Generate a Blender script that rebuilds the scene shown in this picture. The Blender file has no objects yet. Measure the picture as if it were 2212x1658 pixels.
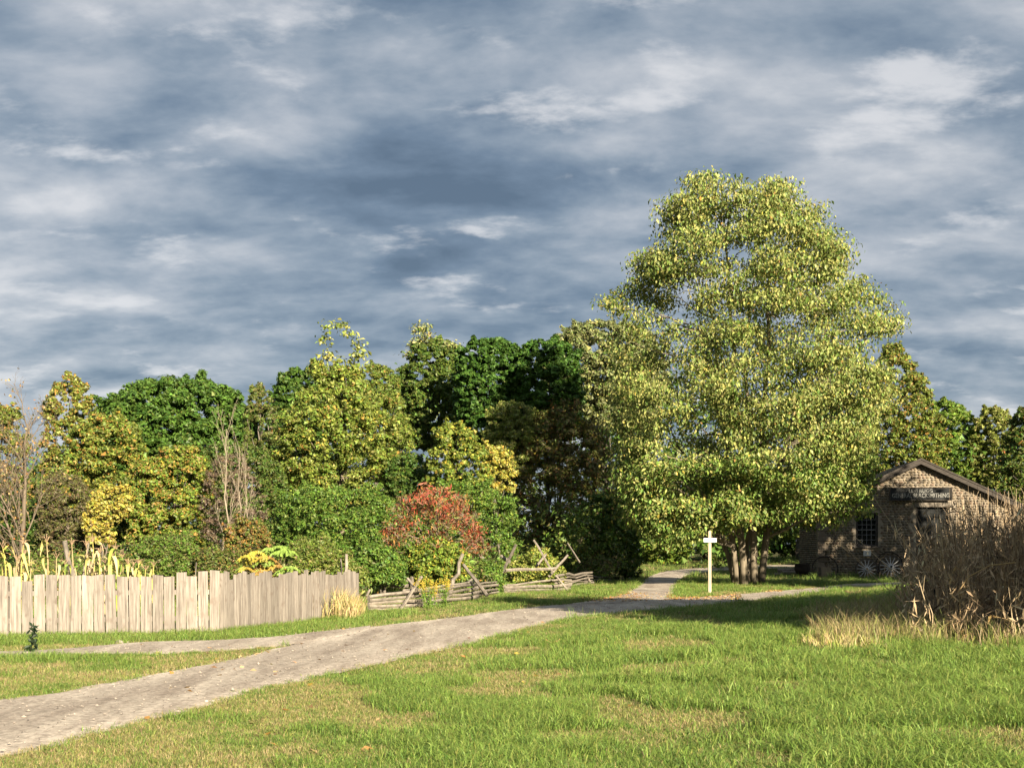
import bpy, math, random
import numpy as np
from mathutils import Vector, Matrix

SC = bpy.context.scene
COL = SC.collection
rng = np.random.default_rng(7)
random.seed(7)

# ------------------------------------------------------------------ camera
# picture measurements are in a 2212 x 1658 grid; F is the focal length in it
F, CX, HY, EYE = 2600.0, 1106.0, 1188.0, 1.6
cam_data = bpy.data.cameras.new('camera')
cam_data.sensor_width = 36.0
cam_data.lens = 36.0 * F / 2212.0
cam_data.shift_y = (HY - 829.0) / 2212.0
cam_data.clip_start = 0.1
cam_data.clip_end = 5000.0
cam = bpy.data.objects.new('camera', cam_data)
cam.location = (0, 0, EYE)
cam.rotation_euler = (math.radians(90), 0, 0)
COL.objects.link(cam)
SC.camera = cam

# ------------------------------------------------------------------ sun and sky
SUN_EL = math.radians(22.0)
SUN_AZ = Vector((0.47, -0.88)).normalized()
SUN_DIR = Vector((SUN_AZ.x * math.cos(SUN_EL), SUN_AZ.y * math.cos(SUN_EL), math.sin(SUN_EL)))
sun_data = bpy.data.lights.new('sun', 'SUN')
sun_data.energy = 5.0
sun_data.angle = math.radians(0.55)
sun_data.color = (1.0, 0.86, 0.66)
sun = bpy.data.objects.new('sun', sun_data)
sun.rotation_euler = SUN_DIR.to_track_quat('Z', 'Y').to_euler()
COL.objects.link(sun)

SC.view_settings.view_transform = 'Standard'
SC.view_settings.look = 'None'
SC.view_settings.exposure = 1.62
SC.view_settings.gamma = 1.0
SC.view_settings.use_curve_mapping = False
SC.cycles.max_bounces = 6
SC.cycles.diffuse_bounces = 3
SC.cycles.glossy_bounces = 2
SC.cycles.transmission_bounces = 4
SC.cycles.transparent_max_bounces = 4
SC.cycles.sample_clamp_indirect = 4.0


def nd(nt, typ, **kw):
    n = nt.nodes.new(typ)
    for k, v in kw.items():
        if k.startswith('i_'):
            n.inputs[k[2:]].default_value = v
        elif k.startswith('n_'):
            n.inputs[int(k[2:])].default_value = v
        else:
            setattr(n, k, v)
    return n


def build_world():
    w = bpy.data.worlds.new('World')
    SC.world = w
    w.use_nodes = True
    nt = w.node_tree
    nt.nodes.clear()
    L = nt.links.new
    out = nd(nt, 'ShaderNodeOutputWorld')
    bg = nd(nt, 'ShaderNodeBackground')
    bg.inputs['Strength'].default_value = 0.1
    L(bg.outputs[0], out.inputs[0])
    sky = nd(nt, 'ShaderNodeTexSky', sky_type='NISHITA', sun_disc=False,
             sun_elevation=SUN_EL, sun_rotation=math.atan2(SUN_AZ.x, SUN_AZ.y))
    tc = nd(nt, 'ShaderNodeTexCoord')
    sep = nd(nt, 'ShaderNodeSeparateXYZ')
    L(tc.outputs['Generated'], sep.inputs[0])

    def M(op, a, b=None, c=None, clamp=False):
        n = nd(nt, 'ShaderNodeMath', operation=op, use_clamp=clamp)
        for i, v in enumerate((a, b, c)):
            if v is None:
                continue
            if isinstance(v, (int, float)):
                n.inputs[i].default_value = v
            else:
                L(v, n.inputs[i])
        return n.outputs[0]

    z = M('ADD', M('MAXIMUM', sep.outputs[2], 0.0), 0.26)
    u = M('DIVIDE', sep.outputs[0], z)
    v = M('DIVIDE', sep.outputs[1], z)
    comb = nd(nt, 'ShaderNodeCombineXYZ')
    L(u, comb.inputs[0]); L(v, comb.inputs[1])

    def noise(scale, det, rough, dist=0.0, sx=1.0, sy=1.0, off=(0, 0, 0), rot=0.0):
        mp = nd(nt, 'ShaderNodeMapping')
        mp.inputs['Scale'].default_value = (sx, sy, 1)
        mp.inputs['Location'].default_value = off
        mp.inputs['Rotation'].default_value = (0, 0, rot)
        L(comb.outputs[0], mp.inputs[0])
        n = nd(nt, 'ShaderNodeTexNoise')
        n.inputs['Scale'].default_value = scale
        n.inputs['Detail'].default_value = det
        n.inputs['Roughness'].default_value = rough
        n.inputs['Distortion'].default_value = dist
        L(mp.outputs[0], n.inputs['Vector'])
        return n.outputs['Fac']

    big = noise(1.5, 4.0, 0.5, 0.2, 0.8, 1.0, (3.1, 1.7, 0))
    mid = noise(4.6, 12.0, 0.55, 0.12, 0.8, 1.1, (7.3, 2.2, 0), 0.2)
    # the same cloud a little further away: the difference lights the near rims of the rolls
    mid2 = noise(4.6, 12.0, 0.55, 0.12, 0.8, 1.1, (7.3 + 0.012, 2.2 + 0.085, 0), 0.2)
    puff = noise(5.2, 10.0, 0.58, 0.1, 0.8, 1.25, (1.9, 8.4, 0), 0.15)
    relief = M('MULTIPLY', M('SUBTRACT', mid, mid2), 0.95)
    # whole cloud masses standing where the photograph has them
    base = M('ADD', M('MULTIPLY', M('SUBTRACT', big, 0.5), 0.6), M('MULTIPLY', M('SUBTRACT', mid, 0.5), 0.95))
    base = M('ADD', base, relief)
    def blob(px, py, r0, r1, amp, acc):
        d = Vector(((px - CX) / F, 1.0, (HY - py) / F)).normalized()
        n = nd(nt, 'ShaderNodeVectorMath', operation='DOT_PRODUCT')
        L(tc.outputs['Generated'], n.inputs[0])
        n.inputs[1].default_value = d
        mr = nd(nt, 'ShaderNodeMapRange', interpolation_type='SMOOTHSTEP')
        mr.inputs['From Min'].default_value = math.cos(r1 / F)
        mr.inputs['From Max'].default_value = math.cos(r0 / F)
        mr.inputs['To Min'].default_value = 0.0
        mr.inputs['To Max'].default_value = amp * 0.82
        L(n.outputs['Value'], mr.inputs['Value'])
        return M('ADD', acc, mr.outputs[0])
    lum = base
    for b in SKY_BLOBS:
        lum = blob(*b, lum)
    ramp = nd(nt, 'ShaderNodeValToRGB')
    mr = nd(nt, 'ShaderNodeMapRange')
    mr.inputs['From Min'].default_value = -0.52
    mr.inputs['From Max'].default_value = 0.52
    L(lum, mr.inputs['Value'])
    L(mr.outputs[0], ramp.inputs[0])
    cr = ramp.color_ramp
    stops = [(0.0, (90, 108, 128)), (0.25, (112, 130, 150)), (0.45, (140, 154, 169)), (0.62, (165, 174, 185)), (0.8, (188, 193, 200)), (1.0, (214, 215, 218))]
    def lin(c):
        c = c / 255.0
        return c / 12.92 if c <= 0.04045 else ((c + 0.055) / 1.055) ** 2.4
    K = 1.0 / (2 ** SC.view_settings.exposure) / 0.1
    while len(cr.elements) < len(stops):
        cr.elements.new(0.5)
    for e, (p, c) in zip(cr.elements, stops):
        e.position = p
        e.color = (lin(c[0]) * K, lin(c[1]) * K, lin(c[2]) * K, 1)
    # bright torn edges where thin cloud lets light through
    pm = nd(nt, 'ShaderNodeMapRange', interpolation_type='SMOOTHSTEP')
    pm.inputs['From Min'].default_value = 0.545
    pm.inputs['From Max'].default_value = 0.71
    L(M('ADD', puff, M('MULTIPLY', lum, 0.16)), pm.inputs['Value'])
    mixp = nd(nt, 'ShaderNodeMix', data_type='RGBA')
    L(M('MULTIPLY', pm.outputs[0], 0.8), mixp.inputs[0])
    L(ramp.outputs[0], mixp.inputs[6])
    mixp.inputs[7].default_value = (lin(224) * K, lin(224) * K, lin(226) * K, 1)
    # a little of the clear sky glows through the cover
    mixs = nd(nt, 'ShaderNodeMix', data_type='RGBA')
    mixs.inputs[0].default_value = 0.96
    L(sky.outputs[0], mixs.inputs[6])
    L(mixp.outputs[2], mixs.inputs[7])
    L(mixs.outputs[2], bg.inputs['Color'])


SKY_BLOBS = [  # px, py, inner radius, outer radius, lightness
    (600, 440, 0, 460, -0.17), (950, 420, 0, 420, -0.17), (1150, 540, 0, 380, -0.14), (850, 580, 0, 420, -0.13),
    (330, 450, 0, 360, -0.08), (60, 180, 0, 330, -0.07), (1900, 330, 0, 480, -0.05), (2150, 480, 0, 400, -0.08), (2060, 760, 0, 330, -0.10),
    (480, 200, 0, 420, 0.16), (700, 260, 0, 360, 0.12), (150, 340, 0, 400, 0.13), (1450, 60, 0, 620, 0.14), (1900, 60, 0, 460, 0.08),
    (150, 640, 0, 420, 0.13), (450, 740, 0, 460, 0.12), (1000, 710, 0, 320, 0.12), (1250, 480, 0, 280, 0.08),
    (1950, 440, 0, 260, 0.12), (2100, 530, 0, 290, 0.10), (2150, 740, 0, 200, 0.12), (1330, 640, 0, 320, -0.08), (330, 850, 0, 320, -0.05),
]
build_world()


# ------------------------------------------------------------------ helpers
def smooth(a, b, x):
    t = np.clip((x - a) / (b - a), 0, 1)
    return t * t * (3 - 2 * t)


_perm = np.random.default_rng(99).random((256, 256))
def vnoise(x, y):
    x = np.asarray(x, float); y = np.asarray(y, float)
    xi = np.floor(x).astype(int); yi = np.floor(y).astype(int)
    fx = x - xi; fy = y - yi
    fx = fx * fx * (3 - 2 * fx); fy = fy * fy * (3 - 2 * fy)
    a = _perm[xi & 255, yi & 255]; b = _perm[(xi + 1) & 255, yi & 255]
    c = _perm[xi & 255, (yi + 1) & 255]; d = _perm[(xi + 1) & 255, (yi + 1) & 255]
    return (a * (1 - fx) + b * fx) * (1 - fy) + (c * (1 - fx) + d * fx) * fy


def fbm(x, y, o=4):
    s = 0; a = 0.5; t = 0
    for i in range(o):
        s = s + a * vnoise(np.asarray(x) * 2 ** i + 17 * i, np.asarray(y) * 2 ** i + 31 * i); t += a; a *= 0.5
    return s / t


def gh(x, y):
    """height of the terrain"""
    x = np.asarray(x, float); y = np.asarray(y, float)
    h = 0.68 * np.exp(-(((x - 14.5) / 6.0) ** 2 + ((y - 32.0) / 8.5) ** 2))
    h = h + 0.9 * smooth(66, 130, y)
    return h


def G(px, py, dz=0.0):
    """ground point seen at a picture position"""
    s = (py - HY) / F; t = (px - CX) / F
    lo, hi = 4.0, 400.0
    ys = np.linspace(lo, hi, 8000)
    d = EYE - s * ys - gh(t * ys, ys)
    k = int(np.argmax(d <= 0)) if np.any(d <= 0) else len(ys) - 1
    y = ys[k]
    return Vector((t * y, y, float(gh(t * y, y)) + dz))


def P(px, py, y):
    return Vector(((px - CX) * y / F, y, EYE - (py - HY) * y / F))


def gz(x, y):
    return float(gh(x, y))


class MB:
    """collects geometry, then links it as one mesh object"""
    def __init__(self):
        self.v = []; self.f3 = []; self.f4 = []; self.c = []; self.n = 0

    def add(self, v, q=None, t=None, c=None):
        v = np.asarray(v, float).reshape(-1, 3)
        if q is not None and len(q):
            self.f4.append(np.asarray(q, int).reshape(-1, 4) + self.n)
        if t is not None and len(t):
            self.f3.append(np.asarray(t, int).reshape(-1, 3) + self.n)
        if c is None:
            c = (1, 1, 1)
        c = np.asarray(c, float)
        if c.ndim == 1:
            c = np.tile(c[:3], (len(v), 1))
        self.v.append(v); self.c.append(c); self.n += len(v)
        return self

    def mesh(self, name, mat=None, smooth_shade=False):
        v = np.concatenate(self.v) if self.v else np.zeros((0, 3))
        c = np.concatenate(self.c)
        f4 = np.concatenate(self.f4) if self.f4 else np.zeros((0, 4), int)
        f3 = np.concatenate(self.f3) if self.f3 else np.zeros((0, 3), int)
        me = bpy.data.meshes.new(name)
        me.vertices.add(len(v)); me.vertices.foreach_set('co', v.astype(np.float32).ravel())
        nl = len(f4) * 4 + len(f3) * 3
        me.loops.add(nl)
        me.loops.foreach_set('vertex_index', np.concatenate([f4.ravel(), f3.ravel()]).astype(np.int32))
        me.polygons.add(len(f4) + len(f3))
        ls = np.concatenate([np.arange(len(f4)) * 4, len(f4) * 4 + np.arange(len(f3)) * 3]).astype(np.int32)
        me.polygons.foreach_set('loop_start', ls)
        try:
            me.polygons.foreach_set('loop_total', np.concatenate([np.full(len(f4), 4), np.full(len(f3), 3)]).astype(np.int32))
        except Exception:
            pass
        me.polygons.foreach_set('use_smooth', np.full(len(f4) + len(f3), bool(smooth_shade)))
        a = me.attributes.new('col', 'FLOAT_COLOR', 'POINT')
        a.data.foreach_set('color', np.c_[c, np.ones(len(c))].astype(np.float32).ravel())
        me.update(calc_edges=True)
        me.validate()
        if mat:
            me.materials.append(mat)
        return me

    def build(self, name, mat=None, parent=None, smooth_shade=False):
        o = bpy.data.objects.new(name, self.mesh(name, mat, smooth_shade))
        COL.objects.link(o)
        if parent:
            o.parent = parent
        return o


def mesh_obj(name, me, parent=None, loc=None):
    o = bpy.data.objects.new(name, me)
    COL.objects.link(o)
    if parent:
        o.parent = parent
    if loc is not None:
        o.location = loc
    return o


def tag(o, label=None, cat=None, group=None, kind=None):
    if label: o['label'] = label
    if cat: o['category'] = cat
    if group: o['group'] = group
    if kind: o['kind'] = kind
    return o


def empty(name, loc, rz=0.0):
    o = bpy.data.objects.new(name, None)
    o.empty_display_size = 0.2
    o.location = loc; o.rotation_euler = (0, 0, rz)
    COL.objects.link(o)
    return o


def tube(mb, pts, radii, sides=6, c=None, jit=0.0, cap=True, ell=1.0):
    pts = np.asarray(pts, float); n = len(pts)
    tan = np.gradient(pts, axis=0)
    tan /= np.linalg.norm(tan, axis=1)[:, None] + 1e-9
    ref = np.array([0.0, 0.0, 1.0]) if abs(tan[:, 2].mean()) < 0.8 else np.array([1.0, 0.0, 0.0])
    a = np.cross(tan, ref); a /= np.linalg.norm(a, axis=1)[:, None] + 1e-9
    b = np.cross(tan, a)
    ang = np.linspace(0, 2 * np.pi, sides, endpoint=False)
    r = np.asarray(radii, float).reshape(-1, 1) * np.ones((n, sides))
    if jit:
        prof = 1 + jit * (rng.random(sides) - 0.5) * 2
        r = r * prof[None, :] * (1 + jit * 0.5 * (rng.random((n, sides)) - 0.5))
    v = pts[:, None, :] + a[:, None, :] * (np.cos(ang)[None, :, None] * r[:, :, None]) + b[:, None, :] * (np.sin(ang)[None, :, None] * r[:, :, None] * ell)
    i = np.arange(n - 1)[:, None] * sides; j = np.arange(sides)[None, :]; k = (j + 1) % sides
    q = np.stack([i + j, i + k, i + sides + k, i + sides + j], -1).reshape(-1, 4)
    vv = v.reshape(-1, 3)
    t = []
    if cap:
        vv = np.concatenate([vv, pts[:1], pts[-1:]])
        for s in range(sides):
            t.append([n * sides, (s + 1) % sides, s])
            t.append([n * sides + 1, (n - 1) * sides + s, (n - 1) * sides + (s + 1) % sides])
    cc = None if c is None else (np.asarray(c) if np.ndim(c) == 1 else c)
    mb.add(vv, q, t, cc)


def box(mb, lo, hi, c=None):
    x0, y0, z0 = lo; x1, y1, z1 = hi
    v = [(x0, y0, z0), (x1, y0, z0), (x1, y1, z0), (x0, y1, z0), (x0, y0, z1), (x1, y0, z1), (x1, y1, z1), (x0, y1, z1)]
    q = [(0, 3, 2, 1), (4, 5, 6, 7), (0, 1, 5, 4), (1, 2, 6, 5), (2, 3, 7, 6), (3, 0, 4, 7)]
    mb.add(v, q, None, c)


def nrm(a):
    return a / (np.linalg.norm(a, axis=-1, keepdims=True) + 1e-9)


def leaves(mb, pos, Ln, Wd, normal, axis, col, fold=0.15, tri=False):
    pos = np.asarray(pos); n = len(pos)
    normal = nrm(normal)
    axis = nrm(axis - normal * np.sum(axis * normal, -1, keepdims=True))
    side = np.cross(normal, axis)
    Ln = np.broadcast_to(np.asarray(Ln, float), (n,))[:, None]; Wd = np.broadcast_to(np.asarray(Wd, float), (n,))[:, None]
    if tri:
        v = np.stack([pos - axis * Ln * 0.4 + side * Wd * 0.55, pos - axis * Ln * 0.4 - side * Wd * 0.55, pos + axis * Ln * 0.6], 1)
        mb.add(v.reshape(-1, 3), None, np.arange(n * 3).reshape(n, 3), np.repeat(col, 3, axis=0))
        return
    v = np.empty((n, 4, 3))
    v[:, 0] = pos - axis * Ln * 0.5
    v[:, 1] = pos + side * Wd * 0.5 + normal * Wd * fold - axis * Ln * 0.08
    v[:, 2] = pos + axis * Ln * 0.5
    v[:, 3] = pos - side * Wd * 0.5 + normal * Wd * fold - axis * Ln * 0.08
    q = np.arange(n * 4).reshape(n, 4)
    mb.add(v.reshape(-1, 3), q, None, np.repeat(col, 4, axis=0))


def unit(n):
    return nrm(rng.normal(size=(n, 3)))


def pick(pal, n, bias=None, jit=0.22):
    """leaf colours drawn from a palette of (r, g, b, weight)"""
    p = np.array([c[:3] for c in pal]); w = np.array([c[3] for c in pal], float)
    w /= w.sum()
    k = rng.choice(len(pal), size=n, p=w)
    c = p[k]
    if bias is not None:
        use = rng.random(n) < 0.14
        c = np.where(use[:, None], p[bias], c)
    c = c * 0.72 + 0.28 * (p * w[:, None]).sum(0)
    return np.clip(c * (1 + jit * rng.normal(size=(n, 1))) * (1 + 0.06 * rng.normal(size=(n, 3))), 0.003, 0.9)


# ------------------------------------------------------------------ materials
def new_mat(name):
    m = bpy.data.materials.new(name)
    m.use_nodes = True
    nt = m.node_tree
    nt.nodes.clear()
    out = nt.nodes.new('ShaderNodeOutputMaterial')
    return m, nt, out


def foliage_mat(name, trans=0.28, rough=0.5, spec=0.35, gain=0.95, attr_type='GEOMETRY'):
    m, nt, out = new_mat(name)
    L = nt.links.new
    at = nd(nt, 'ShaderNodeAttribute', attribute_name='col', attribute_type=attr_type)
    src = at.outputs['Color']
    if gain != 1.0:
        g = nd(nt, 'ShaderNodeMix', data_type='RGBA', blend_type='MULTIPLY')
        g.inputs[0].default_value = 1.0
        L(src, g.inputs[6]); g.inputs[7].default_value = (gain, gain, gain, 1)
        src = g.outputs[2]
    pb = nd(nt, 'ShaderNodeBsdfPrincipled')
    pb.inputs['Roughness'].default_value = rough
    pb.inputs['Specular IOR Level'].default_value = spec
    L(src, pb.inputs['Base Color'])
    tr = nd(nt, 'ShaderNodeBsdfTranslucent')
    L(src, tr.inputs['Color'])
    mx = nd(nt, 'ShaderNodeMixShader')
    mx.inputs[0].default_value = trans
    L(pb.outputs[0], mx.inputs[1]); L(tr.outputs[0], mx.inputs[2])
    L(mx.outputs[0], out.inputs[0])
    return m


def simple_noise_mat(name, c0, c1, scale=(8, 8, 8), detail=6, rough=0.85, bump=0.3, bscale=None, use_col=False, rand=0.0, knots=None, coord='Object', lo=0.3, hi=0.7):
    c0 = tuple(c * 0.78 for c in c0); c1 = tuple(c * 0.78 for c in c1)
    m, nt, out = new_mat(name)
    L = nt.links.new
    tc = nd(nt, 'ShaderNodeTexCoord')
    mp = nd(nt, 'ShaderNodeMapping'); mp.inputs['Scale'].default_value = scale
    oi = nd(nt, 'ShaderNodeObjectInfo')
    va = nd(nt, 'ShaderNodeVectorMath', operation='MULTIPLY_ADD')
    L(oi.outputs['Random'], va.inputs[0]); va.inputs[1].default_value = (37, 53, 19) if rand else (0, 0, 0)
    L(tc.outputs[coord], va.inputs[2])
    L(va.outputs[0], mp.inputs[0])
    n = nd(nt, 'ShaderNodeTexNoise'); n.inputs['Scale'].default_value = 1.0; n.inputs['Detail'].default_value = detail; n.inputs['Roughness'].default_value = 0.65
    L(mp.outputs[0], n.inputs['Vector'])
    rp = nd(nt, 'ShaderNodeValToRGB')
    rp.color_ramp.elements[0].position = lo; rp.color_ramp.elements[1].position = hi
    rp.color_ramp.elements[0].color = (*c0, 1); rp.color_ramp.elements[1].color = (*c1, 1)
    L(n.outputs['Fac'], rp.inputs[0])
    src = rp.outputs[0]
    if knots:
        mk = nd(nt, 'ShaderNodeMapping'); mk.inputs['Scale'].default_value = knots[0]
        L(va.outputs[0], mk.inputs[0])
        nk = nd(nt, 'ShaderNodeTexNoise'); nk.inputs['Scale'].default_value = 1.0; nk.inputs['Detail'].default_value = 2.5
        L(mk.outputs[0], nk.inputs['Vector'])
        rk = nd(nt, 'ShaderNodeMapRange'); rk.inputs['From Min'].default_value = 0.58; rk.inputs['From Max'].default_value = 0.72
        L(nk.outputs['Fac'], rk.inputs['Value'])
        mk2 = nd(nt, 'ShaderNodeMix', data_type='RGBA')
        L(rk.outputs[0], mk2.inputs[0]); L(src, mk2.inputs[6]); mk2.inputs[7].default_value = (*knots[1], 1)
        src = mk2.outputs[2]
    if use_col:
        at = nd(nt, 'ShaderNodeAttribute', attribute_name='col')
        g = nd(nt, 'ShaderNodeMix', data_type='RGBA', blend_type='MULTIPLY'); g.inputs[0].default_value = 1.0
        L(src, g.inputs[6]); L(at.outputs['Color'], g.inputs[7])
        src = g.outputs[2]
    if rand:
        mr = nd(nt, 'ShaderNodeMapRange'); mr.inputs['To Min'].default_value = 1 - rand; mr.inputs['To Max'].default_value = 1 + rand
        L(oi.outputs['Random'], mr.inputs['Value'])
        hs = nd(nt, 'ShaderNodeHueSaturation')
        L(src, hs.inputs['Color']); L(mr.outputs[0], hs.inputs['Value'])
        src = hs.outputs[0]
    pb = nd(nt, 'ShaderNodeBsdfPrincipled')
    pb.inputs['Roughness'].default_value = rough
    pb.inputs['Specular IOR Level'].default_value = 0.25
    L(src, pb.inputs['Base Color'])
    if bump:
        bp = nd(nt, 'ShaderNodeBump'); bp.inputs['Strength'].default_value = bump; bp.inputs['Distance'].default_value = 0.02
        L(n.outputs['Fac'], bp.inputs['Height']); L(bp.outputs[0], pb.inputs['Normal'])
    L(pb.outputs[0], out.inputs[0])
    return m


MAT = {}
MAT['leaf'] = foliage_mat('leaf', 0.25, 0.5, 0.3)
MAT['glossy_leaf'] = foliage_mat('glossy_leaf', 0.22, 0.38, 0.5)
MAT['grass'] = foliage_mat('grass_blade', 0.30, 0.55, 0.25)
MAT['dry'] = foliage_mat('dry_plant', 0.15, 0.75, 0.15)
MAT['bark'] = simple_noise_mat('bark', (0.10, 0.085, 0.065), (0.27, 0.24, 0.195), (9, 9, 1.6), use_col=True, bump=0.6)
MAT['board'] = simple_noise_mat('weathered_board', (0.155, 0.132, 0.11), (0.375, 0.335, 0.285), (30, 30, 1.6), rand=0.20, bump=0.06, lo=0.34, hi=0.64,
                                knots=((7, 7, 5.0), (0.165, 0.135, 0.11)))
MAT['rail'] = simple_noise_mat('split_rail_wood', (0.13, 0.11, 0.088), (0.37, 0.325, 0.26), (7, 7, 7), rand=0.2, bump=0.5)
MAT['post'] = simple_noise_mat('pale_post_paint', (0.42, 0.35, 0.23), (0.58, 0.52, 0.40), (12, 12, 2), bump=0.1)
MAT['white_board'] = simple_noise_mat('white_paint', (0.72, 0.71, 0.68), (0.82, 0.82, 0.80), (10, 10, 10), bump=0.05)
MAT['stone'] = simple_noise_mat('cobblestone', (0.62, 0.6, 0.58), (1.0, 0.98, 0.94), (9, 9, 9), use_col=True, bump=0.4, rand=0.0)
MAT['mortar'] = simple_noise_mat('lime_mortar', (0.24, 0.20, 0.15), (0.38, 0.33, 0.255), (5, 5, 5), bump=0.4)
MAT['oldwood'] = simple_noise_mat('old_dark_wood', (0.03, 0.026, 0.022), (0.10, 0.086, 0.072), (4, 18, 18), bump=0.3)
MAT['shingle'] = simple_noise_mat('cedar_shingle', (0.05, 0.045, 0.04), (0.14, 0.125, 0.105), (6, 3, 6), bump=0.3, use_col=True)
MAT['sign'] = simple_noise_mat('sign_board_paint', (0.012, 0.014, 0.015), (0.035, 0.037, 0.036), (3, 10, 10), bump=0.1)
MAT['letter'] = simple_noise_mat('faded_lettering', (0.14, 0.14, 0.13), (0.42, 0.42, 0.38), (9, 9, 9), bump=0.0)
MAT['wheelwood'] = simple_noise_mat('wheel_wood', (0.5, 0.49, 0.47), (0.9, 0.89, 0.87), (14, 14, 14), bump=0.3)
MAT['rim'] = simple_noise_mat('wheel_rim_wood', (0.06, 0.052, 0.045), (0.18, 0.155, 0.13), (12, 12, 12), bump=0.3)
MAT['iron'] = simple_noise_mat('rusty_iron', (0.016, 0.013, 0.011), (0.05, 0.036, 0.03), (18, 18, 18), bump=0.2)
MAT['muntin'] = simple_noise_mat('grey_sash_paint', (0.17, 0.17, 0.175), (0.28, 0.28, 0.285), (10, 10, 10), bump=0.1)
MAT['litter'] = foliage_mat('fallen_leaf', 0.1, 0.7, 0.2)


def glass_mat():
    m, nt, out = new_mat('window_glass')
    pb = nd(nt, 'ShaderNodeBsdfPrincipled')
    pb.inputs['Base Color'].default_value = (0.006, 0.007, 0.008, 1)
    pb.inputs['Roughness'].default_value = 0.08
    pb.inputs['Specular IOR Level'].default_value = 0.4
    nt.links.new(pb.outputs[0], out.inputs[0])
    return m
MAT['glass'] = glass_mat()


def ground_mat():
    m, nt, out = new_mat('turf_soil')
    L = nt.links.new
    tc = nd(nt, 'ShaderNodeTexCoord')
    n1 = nd(nt, 'ShaderNodeTexNoise'); n1.inputs['Scale'].default_value = 0.45; n1.inputs['Detail'].default_value = 6
    n2 = nd(nt, 'ShaderNodeTexNoise'); n2.inputs['Scale'].default_value = 14; n2.inputs['Detail'].default_value = 5; n2.inputs['Roughness'].default_value = 0.7
    L(tc.outputs['Object'], n1.inputs['Vector']); L(tc.outputs['Object'], n2.inputs['Vector'])
    r1 = nd(nt, 'ShaderNodeValToRGB')
    e = r1.color_ramp.elements
    e[0].position = 0.35; e[0].color = (0.055, 0.085, 0.02, 1)
    e[1].position = 0.68; e[1].color = (0.13, 0.10, 0.045, 1)
    L(n1.outputs['Fac'], r1.inputs[0])
    r2 = nd(nt, 'ShaderNodeMapRange'); r2.inputs['From Min'].default_value = 0.3; r2.inputs['From Max'].default_value = 0.7
    r2.inputs['To Min'].default_value = 0.4; r2.inputs['To Max'].default_value = 1.0
    L(n2.outputs['Fac'], r2.inputs['Value'])
    hs = nd(nt, 'ShaderNodeHueSaturation')
    L(r1.outputs[0], hs.inputs['Color']); L(r2.outputs[0], hs.inputs['Value'])
    pb = nd(nt, 'ShaderNodeBsdfPrincipled'); pb.inputs['Roughness'].default_value = 0.95; pb.inputs['Specular IOR Level'].default_value = 0.1
    L(hs.outputs[0], pb.inputs['Base Color'])
    bp = nd(nt, 'ShaderNodeBump'); bp.inputs['Strength'].default_value = 0.8; bp.inputs['Distance'].default_value = 0.05
    L(n2.outputs['Fac'], bp.inputs['Height']); L(bp.outputs[0], pb.inputs['Normal'])
    L(pb.outputs[0], out.inputs[0])
    return m


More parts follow.
